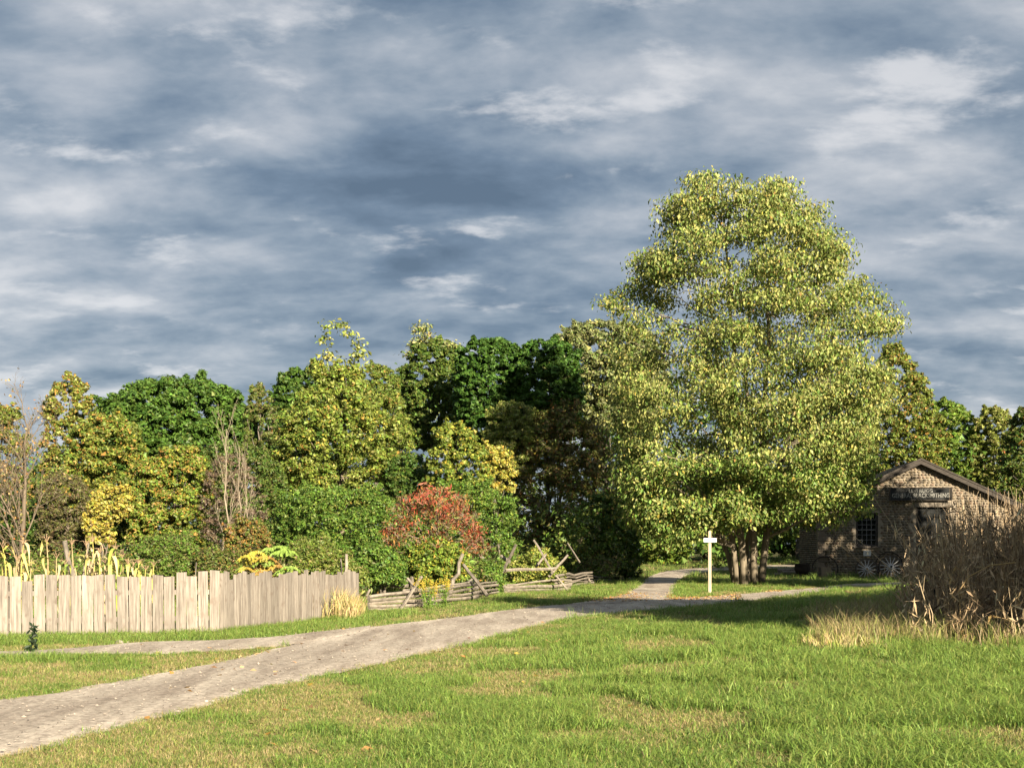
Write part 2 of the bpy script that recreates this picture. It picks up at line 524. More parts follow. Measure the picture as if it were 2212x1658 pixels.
def gravel_mat():
    m, nt, out = new_mat('gravel')
    L = nt.links.new
    tc = nd(nt, 'ShaderNodeTexCoord')
    at = nd(nt, 'ShaderNodeAttribute', attribute_name='col')     # r: across the track, 0..1
    big = nd(nt, 'ShaderNodeTexNoise'); big.inputs['Scale'].default_value = 0.8; big.inputs['Detail'].default_value = 6; big.inputs['Roughness'].default_value = 0.6
    mp = nd(nt, 'ShaderNodeMapping'); mp.inputs['Rotation'].default_value = (0, 0, 0.33); mp.inputs['Scale'].default_value = (2.6, 0.4, 1)
    L(tc.outputs['Object'], mp.inputs[0]); L(mp.outputs[0], big.inputs['Vector'])
    fine = nd(nt, 'ShaderNodeTexVoronoi'); fine.inputs['Scale'].default_value = 42
    L(tc.outputs['Object'], fine.inputs['Vector'])
    grit = nd(nt, 'ShaderNodeTexNoise'); grit.inputs['Scale'].default_value = 15; grit.inputs['Detail'].default_value = 8; grit.inputs['Roughness'].default_value = 0.75
    L(tc.outputs['Object'], grit.inputs['Vector'])
    rp = nd(nt, 'ShaderNodeValToRGB')
    e = rp.color_ramp.elements
    e[0].position = 0.36; e[0].color = (0.40, 0.345, 0.29, 1)
    e[1].position = 0.66; e[1].color = (0.69, 0.625, 0.535, 1)
    L(big.outputs['Fac'], rp.inputs[0])
    mul = nd(nt, 'ShaderNodeMix', data_type='RGBA', blend_type='MULTIPLY'); mul.inputs[0].default_value = 1.0
    g = nd(nt, 'ShaderNodeValToRGB')
    g.color_ramp.elements[0].position = 0.30; g.color_ramp.elements[0].color = (0.36, 0.34, 0.32, 1)
    g.color_ramp.elements[1].position = 0.68; g.color_ramp.elements[1].color = (1.38, 1.35, 1.3, 1)
    L(grit.outputs['Fac'], g.inputs[0])
    L(rp.outputs[0], mul.inputs[6]); L(g.outputs[0], mul.inputs[7])
    st = nd(nt, 'ShaderNodeMapRange'); st.inputs['From Min'].default_value = 0.9; st.inputs['From Max'].default_value = 1.0
    L(fine.outputs['Color'], st.inputs['Value'])
    mx = nd(nt, 'ShaderNodeMix', data_type='RGBA')
    L(st.outputs[0], mx.inputs[0]); L(mul.outputs[2], mx.inputs[6]); mx.inputs[7].default_value = (0.66, 0.61, 0.54, 1)
    # compacted wheel tracks are a little darker and greyer than the loose verge
    ed = nd(nt, 'ShaderNodeSeparateColor'); L(at.outputs['Color'], ed.inputs[0])
    tr = nd(nt, 'ShaderNodeMapRange'); tr.inputs['From Min'].default_value = 0.0; tr.inputs['From Max'].default_value = 1.0
    tr.inputs['To Min'].default_value = 0.90; tr.inputs['To Max'].default_value = 0.70
    L(ed.outputs[0], tr.inputs['Value'])
    hs = nd(nt, 'ShaderNodeHueSaturation'); L(mx.outputs[2], hs.inputs['Color']); L(tr.outputs[0], hs.inputs['Value'])
    pb = nd(nt, 'ShaderNodeBsdfPrincipled'); pb.inputs['Roughness'].default_value = 0.95; pb.inputs['Specular IOR Level'].default_value = 0.15
    L(hs.outputs[0], pb.inputs['Base Color'])
    bp = nd(nt, 'ShaderNodeBump'); bp.inputs['Strength'].default_value = 0.5; bp.inputs['Distance'].default_value = 0.03
    L(grit.outputs['Fac'], bp.inputs['Height']); L(bp.outputs[0], pb.inputs['Normal'])
    L(pb.outputs[0], out.inputs[0])
    return m
MAT['ground'] = ground_mat()
MAT['gravel'] = gravel_mat()

# ------------------------------------------------------------------ terrain
def axis(dense0, dense1, step, far0, far1, n):
    a = np.arange(dense0, dense1 + 1e-6, step)
    lo = dense0 - np.geomspace(step * 1.5, dense0 - far0, n)[::-1]
    hi = dense1 + np.geomspace(step * 1.5, far1 - dense1, n)
    return np.concatenate([lo, a, hi])


def terrain():
    xs = axis(-30, 45, 0.75, -2500, 2500, 22)
    ys = axis(4, 90, 0.75, -400, 3500, 22)
    X, Y = np.meshgrid(xs, ys)
    Z = gh(X, Y)
    n, m = len(xs), len(ys)
    v = np.stack([X, Y, Z], -1).reshape(-1, 3)
    i, j = np.meshgrid(np.arange(n - 1), np.arange(m - 1))
    a = (j * n + i).ravel()
    q = np.stack([a, a + 1, a + n + 1, a + n], -1)
    mb = MB(); mb.add(v, q)
    o = mb.build('ground', MAT['ground'], None, True)
    tag(o, 'grassy open ground reaching back under the trees', None, None, 'structure')
terrain()


# roads: left and right edges measured in the picture, laid out on the ground
def catmull(p, n):
    p = np.asarray(p, float)
    d = np.r_[0, np.cumsum(np.linalg.norm(np.diff(p, axis=0), axis=1))]
    t = np.linspace(0, d[-1], n)
    pp = np.vstack([2 * p[0] - p[1], p, 2 * p[-1] - p[-2]])
    out = np.empty((n, p.shape[1]))
    for k, s in enumerate(t):
        i = min(max(np.searchsorted(d, s) - 1, 0), len(p) - 2)
        u = (s - d[i]) / (d[i + 1] - d[i])
        a, b, c, e = pp[i], pp[i + 1], pp[i + 2], pp[i + 3]
        out[k] = 0.5 * (2 * b + (c - a) * u + (2 * a - 5 * b + 4 * c - e) * u * u + (3 * b - a - 3 * c + e) * u ** 3)
    return out


ROADS = []
def road(name, label, A, B, n, lift, ragged=0.12, extraA=None, extraB=None):
    a = [tuple(G(*p))[:2] for p in A]; b = [tuple(G(*p))[:2] for p in B]
    if extraA: a = extraA[0] + a + extraA[1]
    if extraB: b = extraB[0] + b + extraB[1]
    a = catmull(a, n); b = catmull(b, n)
    dirn = nrm(b - a)
    ra = (fbm(a[:, 0] * 1.3, a[:, 1] * 1.3) - 0.5) * 2 * ragged * 1.6 + (fbm(a[:, 0] * 5, a[:, 1] * 5) - 0.5) * ragged
    rb = (fbm(b[:, 0] * 1.3 + 50, b[:, 1] * 1.3) - 0.5) * 2 * ragged * 1.6 + (fbm(b[:, 0] * 5 + 9, b[:, 1] * 5) - 0.5) * ragged
    a = a + dirn * ra[:, None]; b = b + dirn * rb[:, None]
    m = 13
    t = np.linspace(0, 1, m)
    V = a[:, None, :] * (1 - t)[None, :, None] + b[:, None, :] * t[None, :, None]
    Z = gh(V[..., 0], V[..., 1]) + lift + 0.012 * (fbm(V[..., 0] * 2, V[..., 1] * 2) - 0.5) + 0.02 * np.sin(np.pi * t)[None, :] ** 0.5
    v = np.concatenate([V, Z[..., None]], -1).reshape(-1, 3)
    i, j = np.meshgrid(np.arange(m - 1), np.arange(n - 1))
    k = (j * m + i).ravel()
    q = np.stack([k, k + 1, k + m + 1, k + m], -1)
    prof = np.tile(np.clip(np.minimum(t, 1 - t) * 4.5, 0, 1), n)
    mb = MB(); mb.add(v, q, None, np.stack([prof, prof, prof], -1))
    o = mb.build(name, MAT['gravel'], None, True)
    tag(o, label, None, None, 'structure')
    ROADS.append(np.concatenate([a, b[::-1]]))
    return o


road('road', 'pale gravel lane crossing from lower left toward the signpost',
     [(0, 1512), (200, 1480), (330, 1457), (500, 1425), (640, 1392), (760, 1362), (860, 1346), (1000, 1331), (1120, 1315), (1240, 1303), (1330, 1297), (1420, 1294), (1540, 1288), (1660, 1278), (1760, 1269), (1840, 1261)],
     [(0, 1637), (200, 1588), (330, 1556), (500, 1514), (640, 1477), (830, 1432), (1000, 1396), (1080, 1374), (1160, 1353), (1240, 1338), (1330, 1327), (1430, 1317), (1560, 1304), (1680, 1292), (1780, 1281), (1850, 1270)],
     420, 0.012, 0.13,
     ([(-14.0, 5.0), (-9.0, 8.6)], [(22.0, 62.0), (30.0, 68.0)]), ([(-13.0, 2.5), (-7.0, 5.9)], [(24.0, 57.5), (32.0, 62.0)]))
road('road', 'gravel lane bending away behind the big tree',
     [(1215, 1306), (1290, 1296), (1345, 1284), (1375, 1268), (1395, 1250), (1425, 1237), (1480, 1229), (1560, 1224), (1640, 1221), (1740, 1219)],
     [(1440, 1302), (1450, 1294), (1452, 1286), (1458, 1274), (1464, 1260), (1474, 1248), (1500, 1239), (1570, 1231), (1650, 1228), (1750, 1225)],
     260, 0.020, 0.12)
road('path', 'narrow gravel track running along the picket fence',
     [(-160, 1412), (40, 1407), (140, 1402), (300, 1388), (440, 1384), (560, 1378), (700, 1364), (800, 1352)],
     [(-160, 1424), (40, 1418), (140, 1416), (330, 1414), (480, 1408), (600, 1397), (720, 1378), (800, 1362)],
     260, 0.017, 0.09)


def in_roads(x, y):
    x = x + rng.normal(size=len(x)) * 0.085; y = y + rng.normal(size=len(y)) * 0.085
    r = np.zeros(len(x), bool)
    for poly in ROADS:
        ok = (x > poly[:, 0].min()) & (x < poly[:, 0].max()) & (y > poly[:, 1].min()) & (y < poly[:, 1].max())
        ii = np.nonzero(ok)[0]
        if not len(ii): continue
        px, py = x[ii], y[ii]
        c = np.zeros(len(ii), bool)
        x0, y0 = poly[:, 0], poly[:, 1]; x1, y1 = np.roll(x0, -1), np.roll(y0, -1)
        for a, b, d, e in zip(x0, y0, x1, y1):
            if b == e: continue
            s = (b > py) != (e > py)
            c ^= s & (px < (d - a) * (py - b) / (e - b) + a)
        r[ii] |= c
    return r

# ------------------------------------------------------------------ plants
DG = (0.042, 0.100, 0.018); MG = (0.092, 0.180, 0.026); YG = (0.215, 0.270, 0.042); PY = (0.45, 0.43, 0.14)
OL = (0.140, 0.165, 0.038); YE = (0.55, 0.43, 0.07); OR = (0.40, 0.20, 0.055); RD = (0.36, 0.065, 0.035)
BR = (0.17, 0.115, 0.065); GR = (0.23, 0.25, 0.12); TAN = (0.44, 0.33, 0.17); LG = (0.165, 0.30, 0.040)
def pal(*a):
    return [(*c, w) for c, w in a]


def silhouette(rows, Y, gx=None):
    r = np.array(rows, float)
    z = EYE - (r[:, 0] - HY) * Y / F
    x0 = (r[:, 1] - CX) * Y / F; x1 = (r[:, 2] - CX) * Y / F
    o = np.argsort(z)
    return z[o], (x0[o] + x1[o]) / 2, (x1[o] - x0[o]) / 2


def branch_curve(p0, p1, n=7, sag=0.0, up=0.25, wob=0.06):
    p0 = np.asarray(p0, float); p1 = np.asarray(p1, float)
    t = np.linspace(0, 1, n)[:, None]
    d = p1 - p0; ln = np.linalg.norm(d)
    c = p0 + d * 0.5 + np.array([0, 0, 1.0]) * ln * up * 0.5
    pts = (1 - t) ** 2 * p0 + 2 * t * (1 - t) * c + t * t * p1
    w = rng.normal(size=(n, 3)) * ln * wob * 0.35
    w[0] = 0; w[-1] = 0
    return pts + w


def crown_clumps(z, cx, hw, Y, K, rc, depth=1.0, front=0.35, outer=0.55, zjit=0.0, edge=0.2):
    """clump centres filling the crown outline, most of them towards its skin"""
    zz = np.linspace(z[0], z[-1], 200)
    w = np.interp(zz, z, hw)
    cdf = np.cumsum(w + 0.15 * w.max()); cdf /= cdf[-1]
    zk = np.interp(rng.random(K), cdf, zz)
    h = np.interp(zk, z, hw); c = np.interp(zk, z, cx)
    phi = rng.random(K) * 2 * np.pi
    fr = rng.random(K) < front
    phi = np.where(fr, -np.pi / 2 + (rng.random(K) - 0.5) * 2.4, phi)
    f = np.where(rng.random(K) < outer, 0.8 + 0.2 * rng.random(K), np.sqrt(rng.random(K)) * 0.85)
    m = np.maximum(h - rc * 0.5, h * 0.3)
    h = h * (0.80 + 0.36 * vnoise(zk * (2.2 / max(float(np.mean(hw)), .5)) + rng.uniform(0, 99), np.sin(phi) * 1.7 + 9 + np.cos(phi) * .9))
    ed = rng.random(K) < edge          # clumps that carry the outline
    phi = np.where(ed, np.where(rng.random(K) < .5, 0, np.pi) + rng.normal(size=K) * .35, phi)
    f = np.where(ed, 1.0, f)
    m = np.where(ed, np.maximum(h - rc * 0.35, h * 0.4), m)
    x = c + m * f * np.cos(phi)
    y = Y + m * depth * f * np.sin(phi)
    # the very top and the bottom keep their clumps inside the outline
    zk = np.clip(zk, z[0] + rc * 0.35, z[-1] - rc * 0.4)
    return np.stack([x, y, zk], -1)


def clump_leaves(mb, ctr, rc, n, L, W, palette, flat=0.7, droop=0.0, up=0.3, shell=0.45, jit=0.22, lw=0.25, tri=False):
    K = len(ctr)
    k = rng.choice(K, n, p=rc ** 2 / np.sum(rc ** 2))
    d = unit(n)
    d[:, 2] += 0.15
    d = nrm(d)
    # soft clouds of leaves without a hard shell; d points away from the clump's middle
    g = rng.normal(size=(n, 3))
    g *= np.minimum(1.0, 2.6 / (np.linalg.norm(g, axis=1, keepdims=True) + 1e-6))
    g[:, 2] += 0.15
    d = nrm(g)
    pos = ctr[k] + g * (rc[k] * 0.52)[:, None] * np.array([1, 1, flat])
    bias = rng.choice(len(palette), size=K, p=np.array([c[3] for c in palette]) / sum(c[3] for c in palette))
    col = pick(palette, n, bias[k], jit)
    if droop:
        axis = unit(n) * 0.55 + np.array([0, 0, -1.0]) * droop
        normal = unit(n) * 0.75 + d * np.array([1, 1, 0.3]) * 0.8 + np.array([0, 0, up])
    else:
        axis = unit(n)
        normal = d * 0.7 + unit(n) * 0.65 + np.array([0, 0, up])
    s = np.exp(rng.normal(size=n) * lw)
    leaves(mb, pos, L * s, W * s, normal, axis, col, tri=tri)


def limb_tubes(mb, base, top, r0, ctr, nlimb, col, ztrunk=(0.25, 0.9), rl=0.3, trunk_pts=None, sides=7, lean=None):
    """trunk from base to top with limbs running out to the clumps"""
    base = np.asarray(base, float); top = np.asarray(top, float)
    n = 9
    tp = branch_curve(base, top, n, up=0.0, wob=0.045) if trunk_pts is None else trunk_pts
    rr = r0 * (1 - np.linspace(0, 1, n) ** 0.9 * 0.82)
    rr[0] *= 1.35
    tube(mb, tp, rr, sides, col, jit=0.1)
    if nlimb:
        idx = rng.permutation(len(ctr))[:nlimb]
        for i in idx:
            c = ctr[i]
            s = np.clip(rng.uniform(*ztrunk), 0, 0.95)
            zt = base[2] + (top[2] - base[2]) * s
            zt = min(zt, c[2] - 0.1 * abs(c[2] - base[2])) if c[2] > base[2] + 0.5 else zt
            s = np.clip((zt - base[2]) / (top[2] - base[2] + 1e-6), 0.03, 0.95)
            q = s * (n - 1); a = int(min(q, n - 2)); p0 = tp[a] * (1 - (q - a)) + tp[a + 1] * (q - a)
            bc = branch_curve(p0, c, 6, up=0.2)
            rb = r0 * rl * (1.05 - s) + 0.012
            tube(mb, bc, np.linspace(rb, max(rb * 0.18, 0.006), 6), 4, col, cap=False)


def twig_tubes(mb, ctr, rc, n, col, r=0.012, ln=1.2):
    k = rng.integers(0, len(ctr), n)
    d = unit(n); d[:, 2] = np.abs(d[:, 2]) * 0.7 + 0.1
    d = nrm(d)
    a = ctr[k] + unit(n) * rc[k][:, None] * 0.2
    b = a + d * rc[k][:, None] * ln * (0.6 + 0.6 * rng.random((n, 1)))
    side = nrm(np.cross(d, unit(n)))
    s2 = np.cross(d, side)
    v = np.stack([a + side * r, a - side * r * 0.5 + s2 * r, a - side * r * 0.5 - s2 * r, b], 1)
    base = np.arange(n)[:, None] * 4
    t = np.concatenate([base + [0, 1, 3], base + [1, 2, 3], base + [2, 0, 3]])
    mb.add(v.reshape(-1, 3), None, t, col)


BARKC = (1, 1, 1); PALEB = (1.5, 1.42, 1.28); DARKB = (0.5, 0.46, 0.42)

def tree(name, label, Y, rows, palette, n, L, W, K=40, rcf=0.26, cat='tree', trunk=None, r0=0.16, nlimb=16, bark=BARKC, depth=0.9,
         droop=0.0, twigs=0, group=None, outer=0.6, flat=0.7, leafmat='leaf', shell=0.45, up=0.3, front=0.35, extra=None, top=0.8, rmin=0.18, lw=0.25, dens=True, fill=0.45):
    z, cx, hw = silhouette(rows, Y)
    bx = (trunk - CX) * Y / F if trunk is not None else float(np.interp(z[0], z, cx))
    base = np.array([bx, Y, gz(bx, Y) - 0.05])
    loc = Vector((bx, Y, gz(bx, Y)))
    root = tag(empty(name, loc), label, cat, group)
    if dens:
        n = int(n * 2.75); K = int(K * 2.0); L *= 0.69; W *= 0.73; rcf *= 0.75
    rcm = float(np.mean(hw)) * rcf
    ctr = crown_clumps(z, cx, hw, Y, K, rcm, depth, front, outer)
    rc = np.maximum(rcm * (0.7 + 0.6 * rng.random(K)), rmin)
    lim = np.interp(ctr[:, 2], z, hw)
    rc = np.minimum(rc, np.maximum(lim * 0.75, rmin))
    mb = MB()
    clump_leaves(mb, ctr, rc, n, L, W, palette, flat, droop, up, shell, lw=lw, tri=dens)
    if dens:                       # ragged shoots breaking the outline
        K0 = len(ctr); zr = (ctr[:, 2] - z[0]) / (z[-1] - z[0] + 1e-6)
        out = np.abs(ctr[:, 0] - np.interp(ctr[:, 2], z, cx)) / (np.interp(ctr[:, 2], z, hw) + .1)
        w = np.clip(zr, .05, 1) ** 1.5 + .6 * out * zr; w /= w.sum()
        pk = rng.choice(K0, 26, p=w); sc = []; sr = []
        for q in pk:
            dv = np.array([(ctr[q, 0] - np.interp(ctr[q, 2], z, cx)) / (hw.max() + .1) * 1.1, rng.normal() * .25, .55 + .6 * rng.random()]); dv /= np.linalg.norm(dv)
            ln = rc[q] * rng.uniform(.9, 1.9)
            for s, e in ((.45, .55), (.8, .4), (1.1, .28)):
                sc.append(ctr[q] + dv * ln * s + rng.normal(size=3) * .05); sr.append(rc[q] * e)
        clump_leaves(mb, np.array(sc), np.array(sr), int(n * .10), L, W, palette, 1.0, droop, up, shell, lw=lw, tri=True)
    if dens:                       # loose foliage between the clumps
        nf = int(n * fill)
        c2 = crown_clumps(z, cx, hw, Y, max(K * 3, 60), rcm * 0.5, depth, front, 0.65)
        clump_leaves(mb, c2, np.full(len(c2), rcm * 0.55), nf, L, W, palette, flat, droop, up, 0.1, lw=lw, tri=True)
    if extra:
        extra(mb)
    off = -np.array(loc)
    mb.v = [v + off for v in mb.v]
    mb.build('crown', MAT[leafmat], root)
    tb = MB()
    zt = z[0] + (z[-1] - z[0]) * top
    tp = np.array([float(np.interp(zt, z, cx)), Y, zt])
    limb_tubes(tb, base, tp, r0, ctr, nlimb, bark)
    if twigs:
        twig_tubes(tb, ctr, rc, twigs, bark)
    tb.v = [v + off for v in tb.v]
    tb.build('trunk', MAT['bark'], root)
    return root


def bare_tree(name, label, base, trunk_top, r0, levels, nb, col, spread=0.7, leaves_n=0, palette=None, cat='tree', twl=1.0, start=0.25, stems=None):
    """a leafless tree: trunk, limbs and fine twigs"""
    loc = Vector(base)
    root = tag(empty(name, loc), label, cat)
    tb = MB(); tw = MB(); tips = []
    def grow(p0, p1, r, lev):
        pts = branch_curve(p0, p1, 8 if lev == 0 else 5, up=0.0 if lev == 0 else 0.18, wob=0.018 if lev == 0 else 0.05)
        tube(tb if lev < 2 else tw, pts, np.linspace(r, max(r * (0.25 if lev else 0.18), 0.004), len(pts)), 6 if lev == 0 else (4 if lev == 1 else 3), col, cap=False)
        if lev >= levels:
            tips.append(pts[-1]); return
        ln = np.linalg.norm(np.asarray(p1) - np.asarray(p0))
        d0 = nrm(np.asarray(p1) - np.asarray(p0))
        for i in range(nb[lev]):
            s = start + (1 - start) * (i + rng.random()) / nb[lev] if lev == 0 else 0.2 + 0.8 * (i + rng.random()) / nb[lev]
            q = s * (len(pts) - 1); a = int(min(q, len(pts) - 2)); b = pts[a] * (1 - (q - a)) + pts[a + 1] * (q - a)
            side = unit(1)[0]; side = nrm(side - d0 * np.dot(side, d0))
            d = nrm(d0 * (1.15 if lev == 0 else 0.9) + side * spread + np.array([0, 0, 0.15]))
            l2 = ln * (0.42 if lev == 0 else 0.5) * (1.15 - 0.55 * s) * (0.7 + 0.6 * rng.random()) * twl
            grow(b, b + d * l2, r * (0.30 if lev == 0 else 0.5) * (1.1 - 0.5 * s), lev + 1)
    for (b, t, r) in (stems or [(base, trunk_top, r0)]):
        grow(np.asarray(b, float), np.asarray(t, float), r, 0)
    off = -np.array(loc)
    for m, nm in ((tb, 'trunk'), (tw, 'twigs')):
        if m.n:
            m.v = [v + off for v in m.v]
            m.build(nm, MAT['bark'], root)
    if leaves_n:
        tp = np.array(tips)
        lb = MB()
        k = rng.integers(0, len(tp), leaves_n)
        pos = tp[k] + rng.normal(size=(leaves_n, 3)) * 0.12
        leaves(lb, pos + off, 0.13, 0.08, unit(leaves_n), unit(leaves_n) + [0, 0, -0.6], pick(palette, leaves_n))
        lb.build('crown', MAT['leaf'], root)
    return root


def scatter_px(n, px0, px1, y0, y1):
    """ground positions spread evenly over a stretch of land inside the view"""
    s = rng.random(n)
    y = np.sqrt(y0 ** 2 + s * (y1 ** 2 - y0 ** 2))
    x = (px0 + (px1 - px0) * rng.random(n) - CX) / F * y
    return x, y


# ------------------------------------------------------------------ the old blacksmith shop
def text_mesh(txt, size):
    cu = bpy.data.curves.new('lettering', 'FONT')
    cu.body = txt; cu.size = size; cu.extrude = 0.004; cu.align_x = 'CENTER'; cu.align_y = 'CENTER'; cu.resolution_u = 3
    cu.offset = size * 0.012
    o = bpy.data.objects.new('lettering', cu)
    COL.objects.link(o)
    dg = bpy.context.evaluated_depsgraph_get(); dg.update()
    me = bpy.data.meshes.new_from_object(o.evaluated_get(dg))
    bpy.data.objects.remove(o); bpy.data.curves.remove(cu)
    return me


SHOP = G(1772, 1253)
SHOP = Vector(((1772 - CX) * 72.0 / F, 72.0, gz((1772 - CX) * 72.0 / F, 72.0)))
SHOP_RZ = math.radians(-5.7)
SHOP_M = Matrix.Translation(SHOP) @ Matrix.Rotation(SHOP_RZ, 4, 'Z')


def shop_px(px, py, off=0.0):
    """local (x, z) on the gable wall for a picture position"""
    inv = SHOP_M.inverted()
    o = inv @ Vector((0, 0, EYE)); d = (inv.to_3x3() @ Vector(((px - CX) / F, 1.0, -(py - HY) / F)))
    s = (off - o.y) / d.y
    p = o + d * s
    return p.x, p.z


def build_shop():
    root = tag(empty('blacksmith_shop', SHOP, SHOP_RZ), 'low old cobblestone workshop with a dark gabled roof and small paned window', 'workshop')
    rx, rz = shop_px(1986, 992)
    W = rx * 2; D = 8.5
    _, ez = shop_px(1772, 1092)
    rzw = rz - 0.22                                   # wall top under the ridge
    ezw = ez - 0.05
    slope = (rz - ez) / rx
    wx0, wz1 = shop_px(1849, 1107); wx1, wz0 = shop_px(1897, 1179)
    dx0, dz1 = shop_px(1979, 1094); dx1, _ = shop_px(2052, 1094); lz1 = shop_px(1979, 1085)[1]
    # mortar core with the window and door recessed in it
    mb = MB()
    def rect(x0, x1, z0, z1, y=0.0):
        mb.add([(x0, y, z0), (x1, y, z0), (x1, y, z1), (x0, y, z1)], [(0, 1, 2, 3)])
    rect(0, wx0, -0.3, ezw); rect(wx0, wx1, -0.3, wz0); rect(wx0, wx1, wz1, ezw); rect(wx1, dx0, -0.3, ezw)
    rect(dx0, dx1, lz1, ezw); rect(dx1, W, -0.3, ezw)
    mb.add([(0, 0, ezw), (W, 0, ezw), (rx, 0, rzw)], None, [(0, 1, 2)])
    for (a, b, c, d) in ((wx0, wx1, wz0, wz1), (dx0, dx1, -0.3, lz1)):
        y = 0.32
        mb.add([(a, 0, c), (a, y, c), (a, y, d), (a, 0, d)], [(0, 1, 2, 3)])
        mb.add([(b, 0, c), (b, 0, d), (b, y, d), (b, y, c)], [(0, 1, 2, 3)])
        mb.add([(a, 0, d), (a, y, d), (b, y, d), (b, 0, d)], [(0, 1, 2, 3)])
        mb.add([(a, 0, c), (b, 0, c), (b, y, c), (a, y, c)], [(0, 1, 2, 3)])
    front = mb.build('front_wall', MAT['mortar'], root)
    # cobbles in courses
    protos = []
    for k in range(10):
        pm = MB()
        ns = 8
        ang = np.linspace(0, 2 * np.pi, ns, endpoint=False) + np.pi / 8
        ct, sn = np.cos(ang), np.sin(ang)
        p = 0.5 * (1 + 0.12 * rng.normal(size=ns))
        sq = 1 / np.maximum(np.abs(ct), np.abs(sn)) ** 0.55
        r0 = np.stack([ct * sq * p, np.full(ns, 0.10), sn * sq * p], -1)
        r1 = np.stack([ct * sq * p * 0.9, np.full(ns, -0.35) - 0.1 * rng.random(ns), sn * sq * p * 0.9], -1)
        r2 = np.stack([ct * sq * p * 0.5, np.full(ns, -0.75) - 0.15 * rng.random(ns), sn * sq * p * 0.5], -1)
        v = np.concatenate([r0, r1, r2, [[0, -0.9, 0]]])
        j = np.arange(ns); kk = (j + 1) % ns
        q = np.concatenate([np.stack([j, kk, kk + ns, j + ns], -1), np.stack([j + ns, kk + ns, kk + 2 * ns, j + 2 * ns], -1)])
        t = np.stack([j + 2 * ns, kk + 2 * ns, np.full(ns, 3 * ns)], -1)
        protos.append((v, q, t))
    cols = [(0.29, 0.24, 0.165), (0.245, 0.205, 0.15), (0.33, 0.28, 0.20), (0.205, 0.18, 0.14), (0.27, 0.20, 0.145), (0.40, 0.36, 0.28), (0.32, 0.27, 0.19), (0.235, 0.21, 0.17)]
    spots = []
    z = -0.08
    while z < rzw:
        hgt = rng.uniform(0.135, 0.175)
        xl = max(0.0, (z + hgt - ezw) / slope if z + hgt > ezw else 0.0)
        x = xl + rng.uniform(0, 0.08)
        while x < W - xl - 0.1:
            w = rng.uniform(0.15, 0.34)
            cx_, cz_ = x + w / 2, z + hgt / 2
            ok = True
            for (a, b, c, d) in ((wx0 - 0.05, wx1 + 0.05, wz0 - 0.12, wz1 + 0.1), (dx0 - 0.12, dx1 + 0.12, -1, lz1 + 0.03)):
                if cx_ + w / 2 > a and cx_ - w / 2 < b and cz_ + hgt / 2 > c and cz_ - hgt / 2 < d:
                    ok = False
            if cx_ + w / 2 > W - max(0, (cz_ + hgt / 2 - ezw) / slope if cz_ + hgt / 2 > ezw else 0):
                ok = False
            if ok:
                spots.append((cx_, cz_, w * 0.95, hgt * 0.93))
            x += w
        z += hgt
    # stones in plain view get an object each, the rest share one mesh
    def score(s):
        px = s[0]; return 0 if (2.6 < s[0] < 8.6 and (s[1] > 1.2 or s[0] < 5.2)) else (1 if s[0] < 2.6 else 2)
    hidden = []
    order = sorted(spots, key=lambda s: (score(s), -s[2] * s[3]))
    variants = []
    for k in range(30):
        v, q, t = protos[k % 10]
        c = np.array(cols[rng.choice(len(cols), p=[.22, .2, .14, .16, .08, .05, .08, .07])]) * (0.8 + 0.4 * rng.random())
        m = MB(); m.add(v, q, t, c)
        variants.append((m.mesh('stone', MAT['stone'], True), v, q, t, c))
    rest = MB()
    for i, (x, zz, w, h) in enumerate(order):
        k = int(rng.integers(0, 30))
        if i < 300:
            o = mesh_obj('stone', variants[k][0], front, (x, 0, zz))
            o.scale = (w * rng.uniform(.92, 1.0), 0.055 + 0.045 * rng.random(), h * rng.uniform(.86, 1.02))
            o.rotation_euler = (0, rng.normal() * 0.06, 0)
        else:
            _, v, q, t, c = variants[k]
            rest.add(v * np.array([w, 0.075, h]) + np.array([x, 0, zz]), q, t, c)
    tag(rest.build('stone', MAT['stone'], front, True), None, None, None, 'stuff')
    # side wall: smaller cobbles laid slanting in courses, corner blocks
    sm = MB()
    sm.add([(0, 0, -0.3), (0, D, -0.3), (0, D, ezw), (0, 0, ezw)], [(0, 3, 2, 1)])
    sm.add([(W, 0, -0.3), (W, D, -0.3), (W, D, ezw), (W, 0, ezw)], [(0, 1, 2, 3)])
    sm.add([(0, D, -0.3), (W, D, -0.3), (W, D, ezw), (0, D, ezw)], [(0, 3, 2, 1)])
    sm.add([(0, D, ezw), (W, D, ezw), (rx, D, rzw)], None, [(0, 2, 1)])
    side = sm.build('side_wall', MAT['mortar'], root)
    sb = MB()
    z = 0.0
    while z < ezw - 0.1:
        y = 0.3
        while y < D - 0.1:
            w = rng.uniform(0.15, 0.24)
            v, q, t = protos[int(rng.integers(0, 10))]
            c = np.array(cols[int(rng.integers(0, 8))]) * rng.uniform(0.7, 1.0)
            vv = v * np.array([w, 0.12, 0.12])
            a = 0.35
            vv = np.stack([vv[:, 0] * math.cos(a) - vv[:, 2] * math.sin(a), vv[:, 1], vv[:, 0] * math.sin(a) + vv[:, 2] * math.cos(a)], -1)
            vv = np.stack([vv[:, 1], -vv[:, 0], vv[:, 2]], -1) + np.array([0, y + w / 2, z + 0.06])
            sb.add(vv, q, t, c)
            y += w
        z += 0.125
    tag(sb.build('stone', MAT['stone'], side, True), None, None, None, 'stuff')
    # corner blocks of cut stone
    z = 0.0; k = 0
    while z < ezw - 0.25:
        h = rng.uniform(0.26, 0.36)
        b = MB(); w = 0.55 if k % 2 else 0.34; d = 0.34 if k % 2 else 0.55
        box(b, (-0.165, -0.165, z), (w - 0.1, d - 0.1, z + h - 0.025), np.array((0.25, 0.21, 0.165)) * rng.uniform(0.8, 1.15))
        b.build('corner_block', MAT['stone'], root)
        z += h; k += 1
